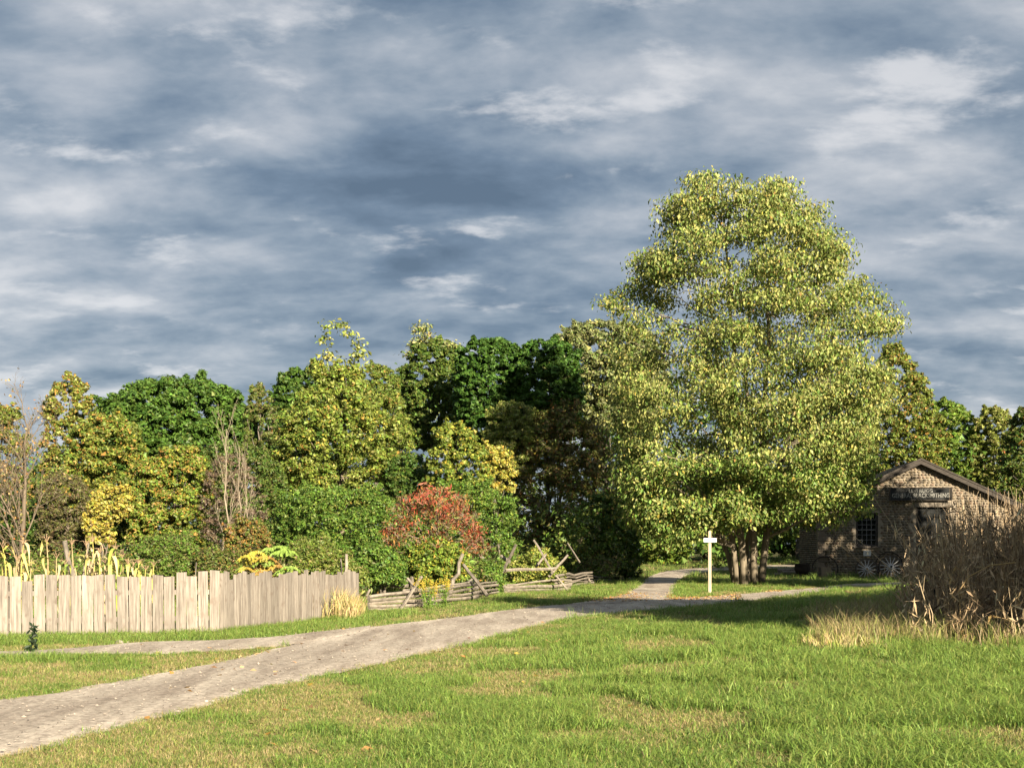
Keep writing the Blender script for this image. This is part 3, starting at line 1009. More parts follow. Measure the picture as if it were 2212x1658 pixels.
    # roof: two slopes of shingle courses, barge boards on the gable edge
    ov = 0.38
    roof = empty('roof', (0, 0, 0)); roof.parent = root
    for s, nm in ((-1, 'roof_slope'), (1, 'roof_slope')):
        rb = MB()
        xe = -0.45 if s < 0 else W + 0.45
        ln = math.hypot(rx - (-0.45), slope * (rx + 0.45))
        nc = 22
        for i in range(nc):
            t0, t1 = i / nc, (i + 1.25) / nc
            y = -ov
            while y < D + ov:
                w = rng.uniform(0.18, 0.34)
                y1 = min(y + w - 0.012, D + ov)
                xa = xe + (rx - xe) * t0; xb = xe + (rx - xe) * min(t1, 1)
                za = rz - slope * abs(rx - xa); zb = rz - slope * abs(rx - xb)
                lift = 0.045 + 0.012 * rng.random()
                c = np.array((1, 1, 1)) * rng.uniform(0.65, 1.25)
                vv = [(xa, y, za + lift), (xa, y1, za + lift), (xb, y1, zb + 0.02), (xb, y, zb + 0.02), (xa, y, za + 0.012), (xa, y1, za + 0.012)]
                rb.add(vv, [(0, 1, 2, 3), (4, 5, 1, 0)], None, c)
                y += w
        sl = rb.build('shingles', MAT['shingle'], roof)
        tag(sl, None, None, None, 'stuff')
        dk = MB()
        za = rz - slope * abs(rx - xe)
        dk.add([(xe, -ov + 0.01, za), (xe, D + ov, za), (rx, D + ov, rz), (rx, -ov + 0.01, rz), (xe, -ov + 0.01, za - 0.06), (xe, D + ov, za - 0.06), (rx, D + ov, rz - 0.06), (rx, -ov + 0.01, rz - 0.06)],
               [(0, 1, 2, 3), (7, 6, 5, 4), (0, 3, 7, 4), (1, 5, 6, 2), (0, 4, 5, 1)])
        dk.build('roof_deck', MAT['oldwood'], roof)
        # barge board
        bb = MB()
        n_ = 1
        y0, y1 = -ov - 0.05, -ov + 0.005
        bb.add([(xe, y0, za - 0.27), (rx, y0, rz - 0.30), (rx, y0, rz + 0.015), (xe, y0, za + 0.02), (xe, y1, za - 0.27), (rx, y1, rz - 0.30), (rx, y1, rz + 0.015), (xe, y1, za + 0.02)],
               [(0, 1, 2, 3) if s < 0 else (3, 2, 1, 0), (4, 7, 6, 5), (0, 4, 5, 1), (3, 2, 6, 7), (0, 3, 7, 4), (1, 5, 6, 2)])
        bb.build('barge_board', MAT['oldwood'], roof)
        b2 = MB()
        b2.add([(xe, y0 - 0.035, za - 0.02), (rx, y0 - 0.035, rz - 0.045), (rx, y0 - 0.035, rz + 0.06), (xe, y0 - 0.035, za + 0.07), (xe, y0 - 0.003, za - 0.02), (rx, y0 - 0.003, rz - 0.045), (rx, y0 - 0.003, rz + 0.06), (xe, y0 - 0.003, za + 0.07)],
               [(0, 1, 2, 3), (4, 7, 6, 5), (0, 4, 5, 1), (3, 2, 6, 7), (0, 3, 7, 4), (1, 5, 6, 2)])
        b2.build('edge_board', MAT['oldwood'], roof)
    # window
    win = empty('window', (0, 0, 0)); win.parent = root
    wb = MB(); y0, y1 = 0.06, 0.22; t = 0.11
    box(wb, (wx0 + .003, y0, wz0 + .003), (wx0 + t, y1, wz1 - .003)); box(wb, (wx1 - t, y0, wz0 + .003), (wx1 - .003, y1, wz1 - .003))
    box(wb, (wx0 + t, y0, wz1 - t), (wx1 - t, y1, wz1 - .003)); box(wb, (wx0 + t, y0, wz0 + .003), (wx1 - t, y1, wz0 + t * .7))
    wb.build('frame', MAT['oldwood'], win)
    s = MB(); box(s, (wx0 - 0.15, -0.14, wz0 - 0.11), (wx1 + 0.15, 0.055, wz0 - 0.004)); s.build('sill', MAT['rim'], win)
    ax0, ax1, az0, az1 = wx0 + t, wx1 - t, wz0 + t * .7, wz1 - t
    nx, nz = 4, 6
    pw, ph = (ax1 - ax0) / nx, (az1 - az0) / nz
    pane = MB(); box(pane, (-pw / 2 + .018, 0, -ph / 2 + .018), (pw / 2 - .018, 0.006, ph / 2 - .018))
    pmesh = pane.mesh('pane', MAT['glass'])
    for i in range(nx):
        for j in range(nz):
            mesh_obj('pane', pmesh, win, (ax0 + (i + .5) * pw, 0.145, az0 + (j + .5) * ph))
    mm = MB()
    for i in range(nx + 1):
        x = ax0 + i * pw; a, b = max(x - .013, ax0), min(x + .013, ax1)
        box(mm, (a, 0.115, az0), (b, 0.16, az1))
    for j in range(nz + 1):
        zc = az0 + j * ph; hh = 0.024 if j == nz // 2 else 0.013
        for i in range(nx):
            box(mm, (ax0 + i * pw + .019, 0.118, max(zc - hh, az0)), (ax0 + (i + 1) * pw - .019, 0.157, min(zc + hh, az1)))
    mm.build('glazing_bar', MAT['muntin'], win)
    # doorway: lintel and plank door, mostly behind the dead stalks
    lt = MB(); box(lt, (dx0 - 0.12, -0.09, dz1 - 0.02), (dx1 + 0.12, 0.2, lz1 + 0.02)); lt.build('lintel', MAT['rail'], root)
    door = empty('door', (0, 0, 0)); door.parent = root
    n_ = 9; pw = (dx1 - dx0) / n_
    pl = MB(); box(pl, (0.004, 0, 0), (pw - 0.006, 0.05, dz1 - 0.05)); pme = pl.mesh('plank', MAT['sign'])
    for i in range(n_):
        mesh_obj('plank', pme, door, (dx0 + i * pw, 0.16 + 0.006 * rng.random(), 0.0))
    fr = MB()
    box(fr, (dx0 + .002, 0.02, 0), (dx0 + .1, 0.15, dz1 - 0.03)); box(fr, (dx1 - .1, 0.02, 0), (dx1 - .002, 0.15, dz1 - 0.03))
    fr.build('door_frame', MAT['oldwood'], door)
    return root


def build_shop_things():
    # sign with its two lines of lettering
    x0, z1 = shop_px(1921, 1055); x1, z0 = shop_px(2052, 1079)
    c = SHOP_M @ Vector(((x0 + x1) / 2, -0.30, (z0 + z1) / 2))
    w, h = x1 - x0, z1 - z0
    s = tag(empty('shop_sign', c, SHOP_RZ), 'long black lettered trade sign fixed high on the cobblestone gable', 'sign')
    b = MB(); box(b, (-w / 2, 0, -h / 2), (w / 2, 0.05, h / 2)); b.build('board', MAT['sign'], s)
    f = MB()
    for (a, d) in (((-w / 2 - .03, -.03, h / 2 + .002), (w / 2 + .03, .05, h / 2 + .05)), ((-w / 2 - .03, -.03, -h / 2 - .05), (w / 2 + .03, .05, -h / 2 - .002)),
                   ((-w / 2 - .05, -.03, -h / 2), (-w / 2 - .002, .05, h / 2)), ((w / 2 + .002, -.03, -h / 2), (w / 2 + .05, .05, h / 2))):
        box(f, a, d)
    f.build('frame', MAT['oldwood'], s)
    for txt, size, zz, wid in (('\u00b7 LEVI RUGG \u00b7', 0.27, h * 0.27, w * 0.48), ('GENERAL BLACKSMITHING', 0.33, -h * 0.15, w * 0.94)):
        me = text_mesh(txt, size)
        co = np.empty(len(me.vertices) * 3); me.vertices.foreach_get('co', co); co = co.reshape(-1, 3)
        k = wid / (co[:, 0].max() - co[:, 0].min())
        co[:, 0] *= k
        if size > 0.3: co[:, 1] *= 1.12
        me.vertices.foreach_set('co', co.ravel()); me.update()
        me.materials.clear(); me.materials.append(MAT['letter'])
        o = mesh_obj('lettering', me, s, (0, -0.006, zz)); o.rotation_euler = (math.radians(90), 0, 0)
    # small white notice under the window
    x0, z1 = shop_px(1864, 1188); x1, z0 = shop_px(1880, 1200)
    c = SHOP_M @ Vector(((x0 + x1) / 2, -0.19, (z0 + z1) / 2))
    nt_ = tag(empty('notice', c, SHOP_RZ), 'small blank-looking white notice board under the paned window', 'notice')
    b = MB(); box(b, (-(x1 - x0) / 2, 0, -(z1 - z0) / 2), ((x1 - x0) / 2, 0.03, (z1 - z0) / 2)); b.build('panel', MAT['white_board'], nt_)
    b = MB()
    for i in range(3):
        box(b, (-0.14, -0.004, 0.08 - i * 0.07), (0.14 - 0.06 * (i == 2), -0.001, 0.10 - i * 0.07))
    tag(b.build('print', MAT['muntin'], nt_), None, None, None, 'stuff')

    def wheel(px, py, rpx, label, nsp, name='wagon_wheel', lean=0.14, yoff=-0.35):
        x, z = shop_px(px, py, yoff)
        R = rpx * 72.0 / F
        zc = R * math.cos(lean) + 0.02
        root = tag(empty(name, SHOP_M @ Vector((x, yoff, z)), SHOP_RZ), label, 'wheel', 'wagon wheels leaning on the shop wall')
        root.rotation_euler = (-lean, 0, SHOP_RZ)
        def ring(r_in, r_out, y0, y1, mat, nm, n=36):
            m = MB(); a = np.linspace(0, 2 * np.pi, n, endpoint=False)
            prof = [(r_in, y0), (r_out, y0), (r_out, y1), (r_in, y1)]
            v = np.stack([np.stack([np.cos(a) * r, np.full(n, y), np.sin(a) * r], -1) for r, y in prof], 1).reshape(-1, 3)
            q = []
            for i in range(n):
                j = (i + 1) % n
                for k in range(4):
                    l = (k + 1) % 4
                    q.append((i * 4 + k, i * 4 + l, j * 4 + l, j * 4 + k))
            m.add(v, q)
            return m.build(nm, MAT[mat], root)
        ring(R * 0.885, R * 0.965, -0.035, 0.035, 'rim', 'rim')
        ring(R * 0.967, R, -0.03, 0.03, 'iron', 'tyre')
        hb = MB(); hp = [(0, -0.17, 0), (0, -0.12, 0), (0, -0.03, 0), (0, 0.05, 0), (0, 0.12, 0)]
        tube(hb, hp, np.array([0.105, 0.125, 0.15, 0.14, 0.10]) * R / 0.65, 14, (1, 1, 1))
        hub = hb.build('hub', MAT['wheelwood'], root)
        bx = MB(); tube(bx, [(0, -0.20, 0), (0, -0.172, 0)], [0.06 * R / .65, 0.06 * R / .65], 10); bx.build('axle_box', MAT['iron'], hub)
        sp = MB(); tube(sp, [(0.13 * R / .65, 0, 0), (R * 0.5, 0, 0), (R * 0.89, 0, 0)], [0.03, 0.022, 0.02], 6); sme = sp.mesh('spoke', MAT['wheelwood'])
        ph = rng.random()
        for i in range(nsp):
            o = mesh_obj('spoke', sme, root); o.rotation_euler = (0, (i + ph) * 2 * math.pi / nsp, 0)
        return root
    wheel(1872, 1229, 23.5, 'smaller grey spoked wagon wheel under the white notice', 14)
    wheel(1924, 1224, 25.5, 'larger grey spoked wagon wheel beside the dead stalks', 14, yoff=-0.40)

    def hoop(px, py, rpx, label, yoff, lean=0.12):
        x, z = shop_px(px, py, yoff); R = rpx * 72.0 / F
        m = MB(); n = 40; a = np.linspace(0, 2 * np.pi, n, endpoint=False)
        prof = [(R - 0.055, -0.04), (R, -0.04), (R, 0.04), (R - 0.055, 0.04)]
        v = np.stack([np.stack([np.cos(a) * r, np.full(n, y), np.sin(a) * r], -1) for r, y in prof], 1).reshape(-1, 3)
        q = []
        for i in range(n):
            j = (i + 1) % n
            for k in range(4):
                l = (k + 1) % 4
                q.append((i * 4 + k, i * 4 + l, j * 4 + l, j * 4 + k))
        m.add(v, q)
        o = m.build('iron_hoop', MAT['iron']); o.location = SHOP_M @ Vector((x, yoff, z)); o.rotation_euler = (-lean, 0, SHOP_RZ)
        tag(o, label, 'hoop', 'iron wheel hoops leaning on the shop wall')
    hoop(1782, 1228, 28, 'rusty iron hoop leaning at the shop corner with no spokes', -0.34)
    hoop(1921, 1220, 29, 'rusty iron hoop leaning behind the larger spoked wheel', -0.27)
    # pale slab inside the corner hoop
    x0, z1 = shop_px(1774, 1226, -0.22); x1, _ = shop_px(1795, 1226, -0.22)
    m = MB(); box(m, (0, 0, 0), (x1 - x0, 0.10, z1 + 0.1), (0.36, 0.29, 0.2))
    o = m.build('stone_slab', MAT['stone']); o.location = SHOP_M @ Vector((x0, -0.31, -0.05)); o.rotation_euler = (-0.05, 0, SHOP_RZ)
    tag(o, 'plain tan stone slab propped at the shop corner inside the bare hoop', 'slab')
    # dark cauldron and a heap of old timber on the grass left of the shop
    c = P(1733, 1250, 71.0); c.z = gz(c.x, c.y)
    k = tag(empty('iron_kettle', c), 'black iron kettle standing on the ground at the shaded shop side', 'kettle')
    m = MB(); tube(m, [(0, 0, 0.12), (0, 0, 0.25), (0, 0, 0.5), (0, 0, 0.72), (0, 0, 0.8)], [0.2, 0.38, 0.47, 0.42, 0.47], 16); m.build('body', MAT['iron'], k, True)
    for i in range(3):
        m = MB(); a = i * 2.1; tube(m, [(0.3 * math.cos(a), 0.3 * math.sin(a), 0.25), (0.36 * math.cos(a), 0.36 * math.sin(a), 0)], [0.05, 0.03], 6); m.build('leg', MAT['iron'], k)
    for i in range(6):
        a = P(1690 + rng.uniform(0, 22), 1244, 73.0 + rng.uniform(-.6, .6)); g = gz(a.x, a.y)
        m = MB(); d = Vector((rng.uniform(.5, 1), rng.uniform(-.6, .6), 0)).normalized() * rng.uniform(.5, .9); zz = 0.1 + 0.14 * (i // 2)
        tube(m, [-d, d * 0.1, d], [0.09, 0.1, 0.08], 7, jit=0.15)
        o = m.build('log', MAT['rail']); o.location = (a.x, a.y, g + zz)
        tag(o, ['brown log lowest at the left of the timber heap by the shop', 'brown log lowest at the right of the timber heap by the shop', 'second-layer log at the left of the timber heap by the shop', 'second-layer log at the right of the timber heap by the shop', 'top log at the left of the timber heap by the shop', 'top log at the right of the timber heap by the shop'][i], 'log', 'logs heaped left of the shop')


build_shop()
build_shop_things()


# ------------------------------------------------------------------ picket fence
def build_picket_fence():
    a = G(-60, 1377); b = G(452, 1368); c = G(648, 1344); 
    a.z = b.z = 0
    e = Vector((-3.95, 29.4, 0))
    root = tag(empty('picket_fence', b), 'weathered grey board fence with uneven tops enclosing the corn patch', 'fence')
    tops = [1.14, 1.05, 1.17, 1.165, 1.16, 1.145, 1.15, 1.16, 1.165, 1.125, 1.12, 1.125, 1.15, 1.12, 1.20, 1.125, 1.20]
    def board(x, y, h, w, ang, th=0.03, tilt=0.0, dz=0.0):
        m = MB()
        s = rng.uniform(-0.012, 0.012)
        w0 = w * rng.uniform(.97, 1.0)
        lo, hi = -0.05, h
        v = [(-w0 / 2, -th / 2, lo), (w0 / 2, -th / 2, lo), (w0 / 2, th / 2, lo), (-w0 / 2, th / 2, lo),
             (-w / 2 + .004, -th / 2, hi + s), (w / 2 - .004, -th / 2, hi - s), (w / 2 - .004, th / 2, hi - s), (-w / 2 + .004, th / 2, hi + s)]
        m.add(v, [(0, 3, 2, 1), (4, 5, 6, 7), (0, 1, 5, 4), (1, 2, 6, 5), (2, 3, 7, 6), (3, 0, 4, 7)])
        o = m.build('board', MAT['board'], root)
        o.location = Vector((x, y, gz(x, y) + dz)) - b
        o.rotation_euler = (rng.normal() * 0.006, tilt + rng.normal() * 0.007, ang + rng.normal() * 0.01)
    # front, facing the lane
    d = (b - a); L = d.length; d.normalize(); ang = math.atan2(d.y, d.x)
    n = 20; pitch = L / n
    for i in range(n):
        p = a + d * (i + 0.5) * pitch
        j = i - 3
        h = tops[j] if 0 <= j < len(tops) else 1.15
        board(p.x, p.y, h - (0.02 if i < n - 1 else 0), pitch - rng.uniform(0.004, 0.018), ang, tilt=-0.01 * (n - i) / n)
    # corner board and the side running back
    d2 = (e - b); L2 = d2.length; d2.normalize(); ang2 = math.atan2(d2.y, d2.x)
    cp = b + d * 0.10
    board(cp.x, cp.y - 0.01, 1.215, 0.19, ang)
    n2 = 38; p2 = L2 / n2
    for i in range(n2):
        p = b + d * 0.2 + d2 * (i + 0.6) * p2
        t = i / n2
        h = 1.13 - 0.085 * t + rng.choice([-0.07, -0.03, 0.0, 0.03, 0.06]) * (1.0 if rng.random() < .8 else 1.4)
        board(p.x, p.y, h, p2 - rng.uniform(0.002, 0.010), ang2)
    # two rails and posts behind the boards
    for (s, t, dd) in ((a, b, d), (b + d * 0.2, e, d2)):
        nor = Vector((-dd.y, dd.x, 0)); ln = (t - s).length
        for z in (0.30, 0.80):
            m = MB(); box(m, (0, 0.022, z - 0.045), (ln, 0.065, z + 0.045))
            o = m.build('rail', MAT['board'], root); o.location = s - b; o.rotation_euler = (0, 0, math.atan2(dd.y, dd.x))
        k = max(2, int(ln / 2.3))
        for i in range(k):
            p = s + dd * (ln * (i + 0.3) / k) + nor * 0.14
            m = MB(); tube(m, [(0, 0, -0.1), (0, 0, 0.95)], [0.06, 0.055], 7, jit=.1)
            o = m.build('post', MAT['rail'], root); o.location = Vector((p.x, p.y, gz(p.x, p.y))) - b
    return root
build_picket_fence()


# ------------------------------------------------------------------ split-rail fence
RC = lambda x, y: (707.8 + .28 * x, 1132.5 + .28 * y)
def build_rail_fence():
    o0 = G(797, 1318)
    root = tag(empty('split_rail_fence', o0), 'zigzag split rail fence with crossed stakes leaning over grey rails', 'fence')
    def stick(nm, a, b, r, sides=6, jit=0.22, taper=0.8, n=5):
        a = np.array(a); b = np.array(b)
        pts = np.linspace(a, b, n); ln = np.linalg.norm(b - a)
        pts[1:-1] += rng.normal(size=(n - 2, 3)) * ln * 0.006
        m = MB(); tube(m, pts - np.array(o0), np.linspace(r, r * taper, n), sides, jit=jit, ell=rng.uniform(.65, .95))
        return m.build(nm, MAT['rail'], root)
    # panels of stacked rails: (x0,top0,bottom0,depth0) to (x1,top1,bottom1,depth1) in the picture
    panels = [((320, 560, 655, 32.0), (725, 512, 660, 33.6), 5), ((600, 505, 640, 33.2), (1150, 425, 590, 38.5), 6),
              ((1110, 460, 590, 38.3), (1340, 440, 535, 45.0), 5), ((1310, 470, 522, 45.0), (1870, 425, 520, 47.5), 4),
              ((1770, 395, 505, 47.0), (2040, 368, 450, 56.0), 5), ((1990, 395, 470, 55.5), (2180, 400, 450, 62.0), 4)]
    for (A, B, n) in panels:
        for i in range(n):
            t = i / max(n - 1, 1)
            pa = P(*RC(A[0] - 12 * rng.random(), A[1] + (A[2] - A[1]) * t), A[3] + rng.normal() * .03)
            pb = P(*RC(B[0] + 12 * rng.random(), B[1] + (B[2] - B[1]) * t + rng.normal() * 3), B[3] + rng.normal() * .03)
            stick('rail', pa, pb, rng.uniform(0.045, 0.066), taper=rng.uniform(.7, 1.1))
    # top rider
    stick('rail', P(*RC(1368, 352), 45.5), P(*RC(1755, 337), 47.0), 0.075)
    # crossed stakes
    for (x0, y0, x1, y1, d0, d1, r) in [(725, 402, 553, 668, 33.4, 32.6, .066), (615, 412, 735, 560, 33.7, 33.5, .055), (1050, 308, 1232, 545, 37.9, 37.2, .075),
                                        (1112, 420, 1060, 462, 38.8, 38.3, .05), (1110, 142, 1305, 402, 45.6, 45.3, .06), (1145, 205, 1300, 395, 45.3, 45.0, .075),
                                        (1326, 425, 1400, 520, 45.0, 44.6, .045), (1453, 155, 1322, 412, 45.0, 45.4, .085), (1333, 240, 1405, 290, 45.8, 45.6, .075),
                                        (1590, 118, 1742, 375, 47.2, 46.8, .06), (1853, 234, 1705, 402, 47.2, 47.0, .062), (1763, 396, 1865, 522, 46.4, 46.2, .06),
                                        (1685, 228, 1612, 322, 47.9, 47.5, .06), (1850, 142, 1945, 292, 49.5, 49.2, .05), (1990, 378, 2024, 446, 54.8, 54.6, .06), (325, 502, 298, 555, 32.4, 32.3, .06)]:
        stick('stake', P(*RC(x0, y0), d0), P(*RC(x1, y1), d1), r * .82, taper=1.15)
    # far row seen through the weeds
    o1 = P(*RC(440, 470), 40.0); o1.z = gz(o1.x, o1.y)
    r2 = tag(empty('rail_fence', o1), 'low grey rail fence half lost in weeds behind the zigzag fence', 'fence')
    for (x0, y0, x1, y1, d0, d1) in [(435, 442, 640, 438, 40, 40.5), (500, 472, 640, 470, 40, 40.5), (520, 380, 650, 376, 42, 42.4), (530, 405, 650, 402, 42, 42.4)]:
        a = np.array(P(*RC(x0, y0), d0)); b = np.array(P(*RC(x1, y1), d1))
        m = MB(); tube(m, np.linspace(a, b, 4) - np.array(o1), [.07, .07, .065, .06], 6, jit=.2); m.build('rail', MAT['rail'], r2)
    for (x, y0) in ((437, 225), (650, 400)):
        t = np.array(P(*RC(x, y0), 40.3)); b = np.array([t[0], t[1], gz(t[0], t[1])])
        m = MB(); tube(m, np.linspace(b, t, 4) - np.array(o1), [.075, .07, .07, .065], 6, jit=.15); m.build('post', MAT['rail'], r2)
build_rail_fence()


def pole(name, label, cat, p0, p1, r, mat='rail', n=6, wob=0.01, taper=.7, group=None):
    a = np.array(p0); b = np.array(p1)
    pts = np.linspace(a, b, n); pts[1:-1] += rng.normal(size=(n - 2, 3)) * np.linalg.norm(b - a) * wob
    m = MB(); tube(m, pts - a, np.linspace(r, r * taper, n), 7, jit=.15)
    o = m.build(name, MAT[mat]); o.location = a
    return tag(o, label, cat, group)


def ground_under(px, y):
    x = (px - CX) * y / F
    return Vector((x, y, gz(x, y)))

pole('fence_post', 'lone grey post standing behind the far end of the board fence', 'post', ground_under(749, 30.5), P(748, 1196, 30.5), .055)
pole('leaning_stick', 'thin dark stick leaning beside the lone post past the board fence', 'stick', ground_under(741, 31), P(736, 1206, 31), .03)
pole('leaning_pole', 'grey weathered pole leaning left among the corn stalks', 'pole', ground_under(178, 25.0), P(140, 1168, 25.5), .06, taper=.8)
pole('dead_branch', 'thin pale dead branch propped against the leaning pole', 'branch', ground_under(166, 25.2), P(192, 1172, 25.6), .025)
pole('crooked_pole', 'dark crooked branch pole leaning right behind the zigzag fence', 'pole', ground_under(966, 40.0), P(1000, 1195, 40.0), .07, wob=.025)
pole('thin_stick', 'thin grey stick poking up behind the corner of the board fence', 'stick', ground_under(404, 24.6), P(424, 1214, 24.9), .014)


# ------------------------------------------------------------------ signpost
def build_signpost():
    b = G(1533, 1282); Y = b.y
    k = Y / F
    root = tag(empty('signpost', b), 'tall pale wooden signpost with a short white crossboard by the lane', 'signpost')
    h = (1282 - 1145) * k
    m = MB(); w = 0.102
    r = []
    for z, s in ((-0.1, 1.12), (h * 0.5, 1.05), (h * 0.985, 1.0)):
        r.append([(-w * s / 2, -w * s / 2, z), (w * s / 2, -w * s / 2, z), (w * s / 2, w * s / 2, z), (-w * s / 2, w * s / 2, z)])
    v = np.array(r).reshape(-1, 3); v = np.vstack([v, [[0, 0, h]]])
    q = [(i * 4 + j, i * 4 + (j + 1) % 4, (i + 1) * 4 + (j + 1) % 4, (i + 1) * 4 + j) for i in range(2) for j in range(4)]
    t = [(8 + j, 8 + (j + 1) % 4, 12) for j in range(4)]
    m.add(v, q, t); m.build('post', MAT['post'], root)
    z = (1282 - 1166) * k
    m = MB(); box(m, (-0.235, -0.105, z - 0.075), (0.235, -0.062, z + 0.075)); m.build('crossboard', MAT['white_board'], root)
    m = MB()
    for x in (-.03, .03):
        for dz in (-.045, .045):
            tube(m, [(x, -0.111, z + dz), (x, -0.1055, z + dz)], [.009, .009], 6)
    m.build('bolt', MAT['iron'], root)
build_signpost()

# ------------------------------------------------------------------ the big many-stemmed tree
def build_big_tree():
    Y = 54.0
    rows = [(404, 1482, 1590), (424, 1465, 1715), (456, 1446, 1760), (500, 1412, 1800), (560, 1382, 1838), (620, 1356, 1860), (665, 1330, 1885),
            (700, 1350, 1918), (745, 1362, 1915), (800, 1362, 1905), (850, 1335, 1905), (895, 1325, 1900), (950, 1318, 1890), (1000, 1325, 1878),
            (1050, 1335, 1862), (1090, 1350, 1835), (1120, 1358, 1795), (1146, 1388, 1725)]
    z, cx, hw = silhouette(rows, Y)
    base = ground_under(1615, Y)
    root = tag(empty('big_tree', base), 'tall spreading yellow-green tree on a cluster of grey trunks beside the lane', 'tree')
    K = 640
    rcm = 0.74
    ctr = crown_clumps(z, cx, hw, Y, K, rcm, 0.85, 0.42, 0.55)
    # uneven growth: thin places let the sky and the dark inside show
    gap = vnoise(ctr[:, 0] * .55 + ctr[:, 1] * .25 + 40, ctr[:, 2] * .75 + ctr[:, 1] * .2 + 9)
    ctr = ctr[gap > .235]; K = len(ctr)
    # layered boughs: clumps flatten into tiers
    rc = rcm * (0.65 + 0.7 * rng.random(K))
    # a second leader on the right side of the top, and a bough reaching left
    add = [P(1680, 412, Y), P(1672, 440, Y + .5), P(1322, 664, Y - 1), P(1350, 676, Y - .5), P(1330, 650, Y), P(1890, 690, Y - .5), P(1915, 715, Y), 
           P(1420, 1165, Y - 1.5), P(1450, 1175, Y - 2), P(1475, 1160, Y - 2.5), P(1395, 1140, Y - 1), P(1435, 1140, Y - 2), P(1500, 1150, Y - 2.5), P(1308, 655, Y - .5), P(1335, 668, Y - .8), P(1345, 640, Y - .3), P(1385, 560, Y), P(1375, 575, Y - .5), P(1495, 388, Y), P(1530, 384, Y), P(1515, 400, Y - .5), P(1665, 398, Y), P(1690, 405, Y), P(1935, 690, Y), P(1920, 670, Y - .4), P(1900, 650, Y), P(1840, 1010, Y - 2), P(1870, 1030, Y - 1), P(1850, 1075, Y - 2), P(1880, 1000, Y - 2), P(1830, 1110, Y - 1.5), P(1800, 1130, Y - 2), P(1780, 1080, Y - 3), P(1815, 1050, Y - 3), P(1865, 1105, Y - 2), P(1500, 396, Y), P(1540, 392, Y), P(1770, 455, Y), P(1755, 470, Y)]
    ctr = np.concatenate([ctr, np.array(add)]); rc = np.concatenate([rc, np.full(len(add), 0.55)])
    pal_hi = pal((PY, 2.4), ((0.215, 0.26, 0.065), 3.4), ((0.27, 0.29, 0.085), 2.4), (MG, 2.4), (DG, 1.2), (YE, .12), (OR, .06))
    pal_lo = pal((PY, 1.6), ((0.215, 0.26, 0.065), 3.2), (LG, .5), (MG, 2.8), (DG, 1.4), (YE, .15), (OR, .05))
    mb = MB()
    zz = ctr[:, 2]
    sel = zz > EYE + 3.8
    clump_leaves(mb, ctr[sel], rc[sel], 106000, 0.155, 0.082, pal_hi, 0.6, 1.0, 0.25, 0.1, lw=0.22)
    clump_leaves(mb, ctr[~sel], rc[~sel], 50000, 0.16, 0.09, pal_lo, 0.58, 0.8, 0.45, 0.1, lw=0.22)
    off = -np.array(base)
    mb.v = [v + off for v in mb.v]
    mb.build('crown', MAT['leaf'], root)
    # stems
    stems = [(1587, 1252, 1572, 1196, .11, 1440, 900, 56.0), (1594, 1264, 1584, 1180, .145, 1520, 560, 54.2), (1608, 1268, 1602, 1170, .165, 1560, 430, 54.0),
             (1616, 1258, 1612, 1180, .14, 1620, 520, 56.5), (1630, 1268, 1628, 1165, .165, 1680, 450, 54.3), (1643, 1264, 1655, 1160, .155, 1790, 640, 54.6)]
    tops = []
    for (x0, y0, x1, y1, r, xt, yt, yd) in stems:
        d = 54.0 * (1 + 0.0) + (yd - 54.0)
        a = np.array(P(x0, y0, d)); a[2] = gz(a[0], a[1]) - 0.05
        b = np.array(P(x1, y1, d)); c = np.array(P(xt, yt, yd))
        up = branch_curve(b, c, 10, up=0.12, wob=0.03)
        pts = np.concatenate([[a, a * .55 + b * .45 + rng.normal(size=3) * .015], up])
        n = len(pts)
        rr = r * np.concatenate([[1.2, 1.02], np.linspace(1.0, 0.16, n - 2)])
        m = MB(); tube(m, pts + off, rr, 10, (1.2, 1.14, 1.0), jit=0.08)
        m.build('trunk', MAT['bark'], root, True)
        tops.append((pts, rr))
    bm_ = MB()
    idx = rng.permutation(len(ctr))[:150]
    for i in idx:
        c = ctr[i]
        best = None
        for pts, rr in tops:
            zt = c[2] - 0.35 * np.linalg.norm(pts[:, :2].mean(0) - c[:2]) - 0.2
            k = int(np.clip(np.searchsorted(pts[:, 2], zt), 2, len(pts) - 2))
            dd = np.linalg.norm(pts[k] - c)
            if best is None or dd < best[0]:
                best = (dd, pts[k], rr[k])
        bc = branch_curve(best[1], c, 7, up=0.25, wob=.08)
        r0 = min(best[2] * .6, 0.02 + 0.011 * best[0])
        tube(bm_, bc + off, np.linspace(r0, 0.008, 7), 4, (1.5, 1.45, 1.35), cap=False)
    twig_tubes(bm_, ctr + off, rc, 1800, (1.3, 1.25, 1.1), 0.011, 1.1)
    bm_.build('branches', MAT['bark'], root)
build_big_tree()

# ------------------------------------------------------------------ trees of the wood, left to right
A_OAK = pal((DG, 2.5), (MG, 4), ((0.095, 0.16, 0.028), 2), (OL, .5))
A_MAPLE = pal((DG, 3.5), (MG, 4), ((0.05, 0.125, 0.022), 2))
A_OLIVE = pal((OL, 4), (MG, 2), (YG, 2), (BR, .7))
A_YG = pal((YG, 4), (OL, 2.6), (PY, .6), (LG, 1.2), (OR, .3), (YE, .2), (MG, 1))
A_ORANGE = pal((OL, 2.8), (MG, 2.4), (YG, 2.4), (OR, 1.0), (YE, .35))
A_BROWN = pal((BR, 2.5), (OL, 3), (MG, 1.2), (OR, .5), (YE, .3))
A_SHRUB = pal((MG, 3), (LG, 1.4), (DG, 1.5), (OL, 1.5), (YG, .8))
A_GREY = pal((GR, 3.5), (OL, 2), (PY, .8), (MG, 1))
A_YEL = pal((YE, 2.6), (PY, 1.4), (YG, 2.4), (OR, .3), (OL, .8))

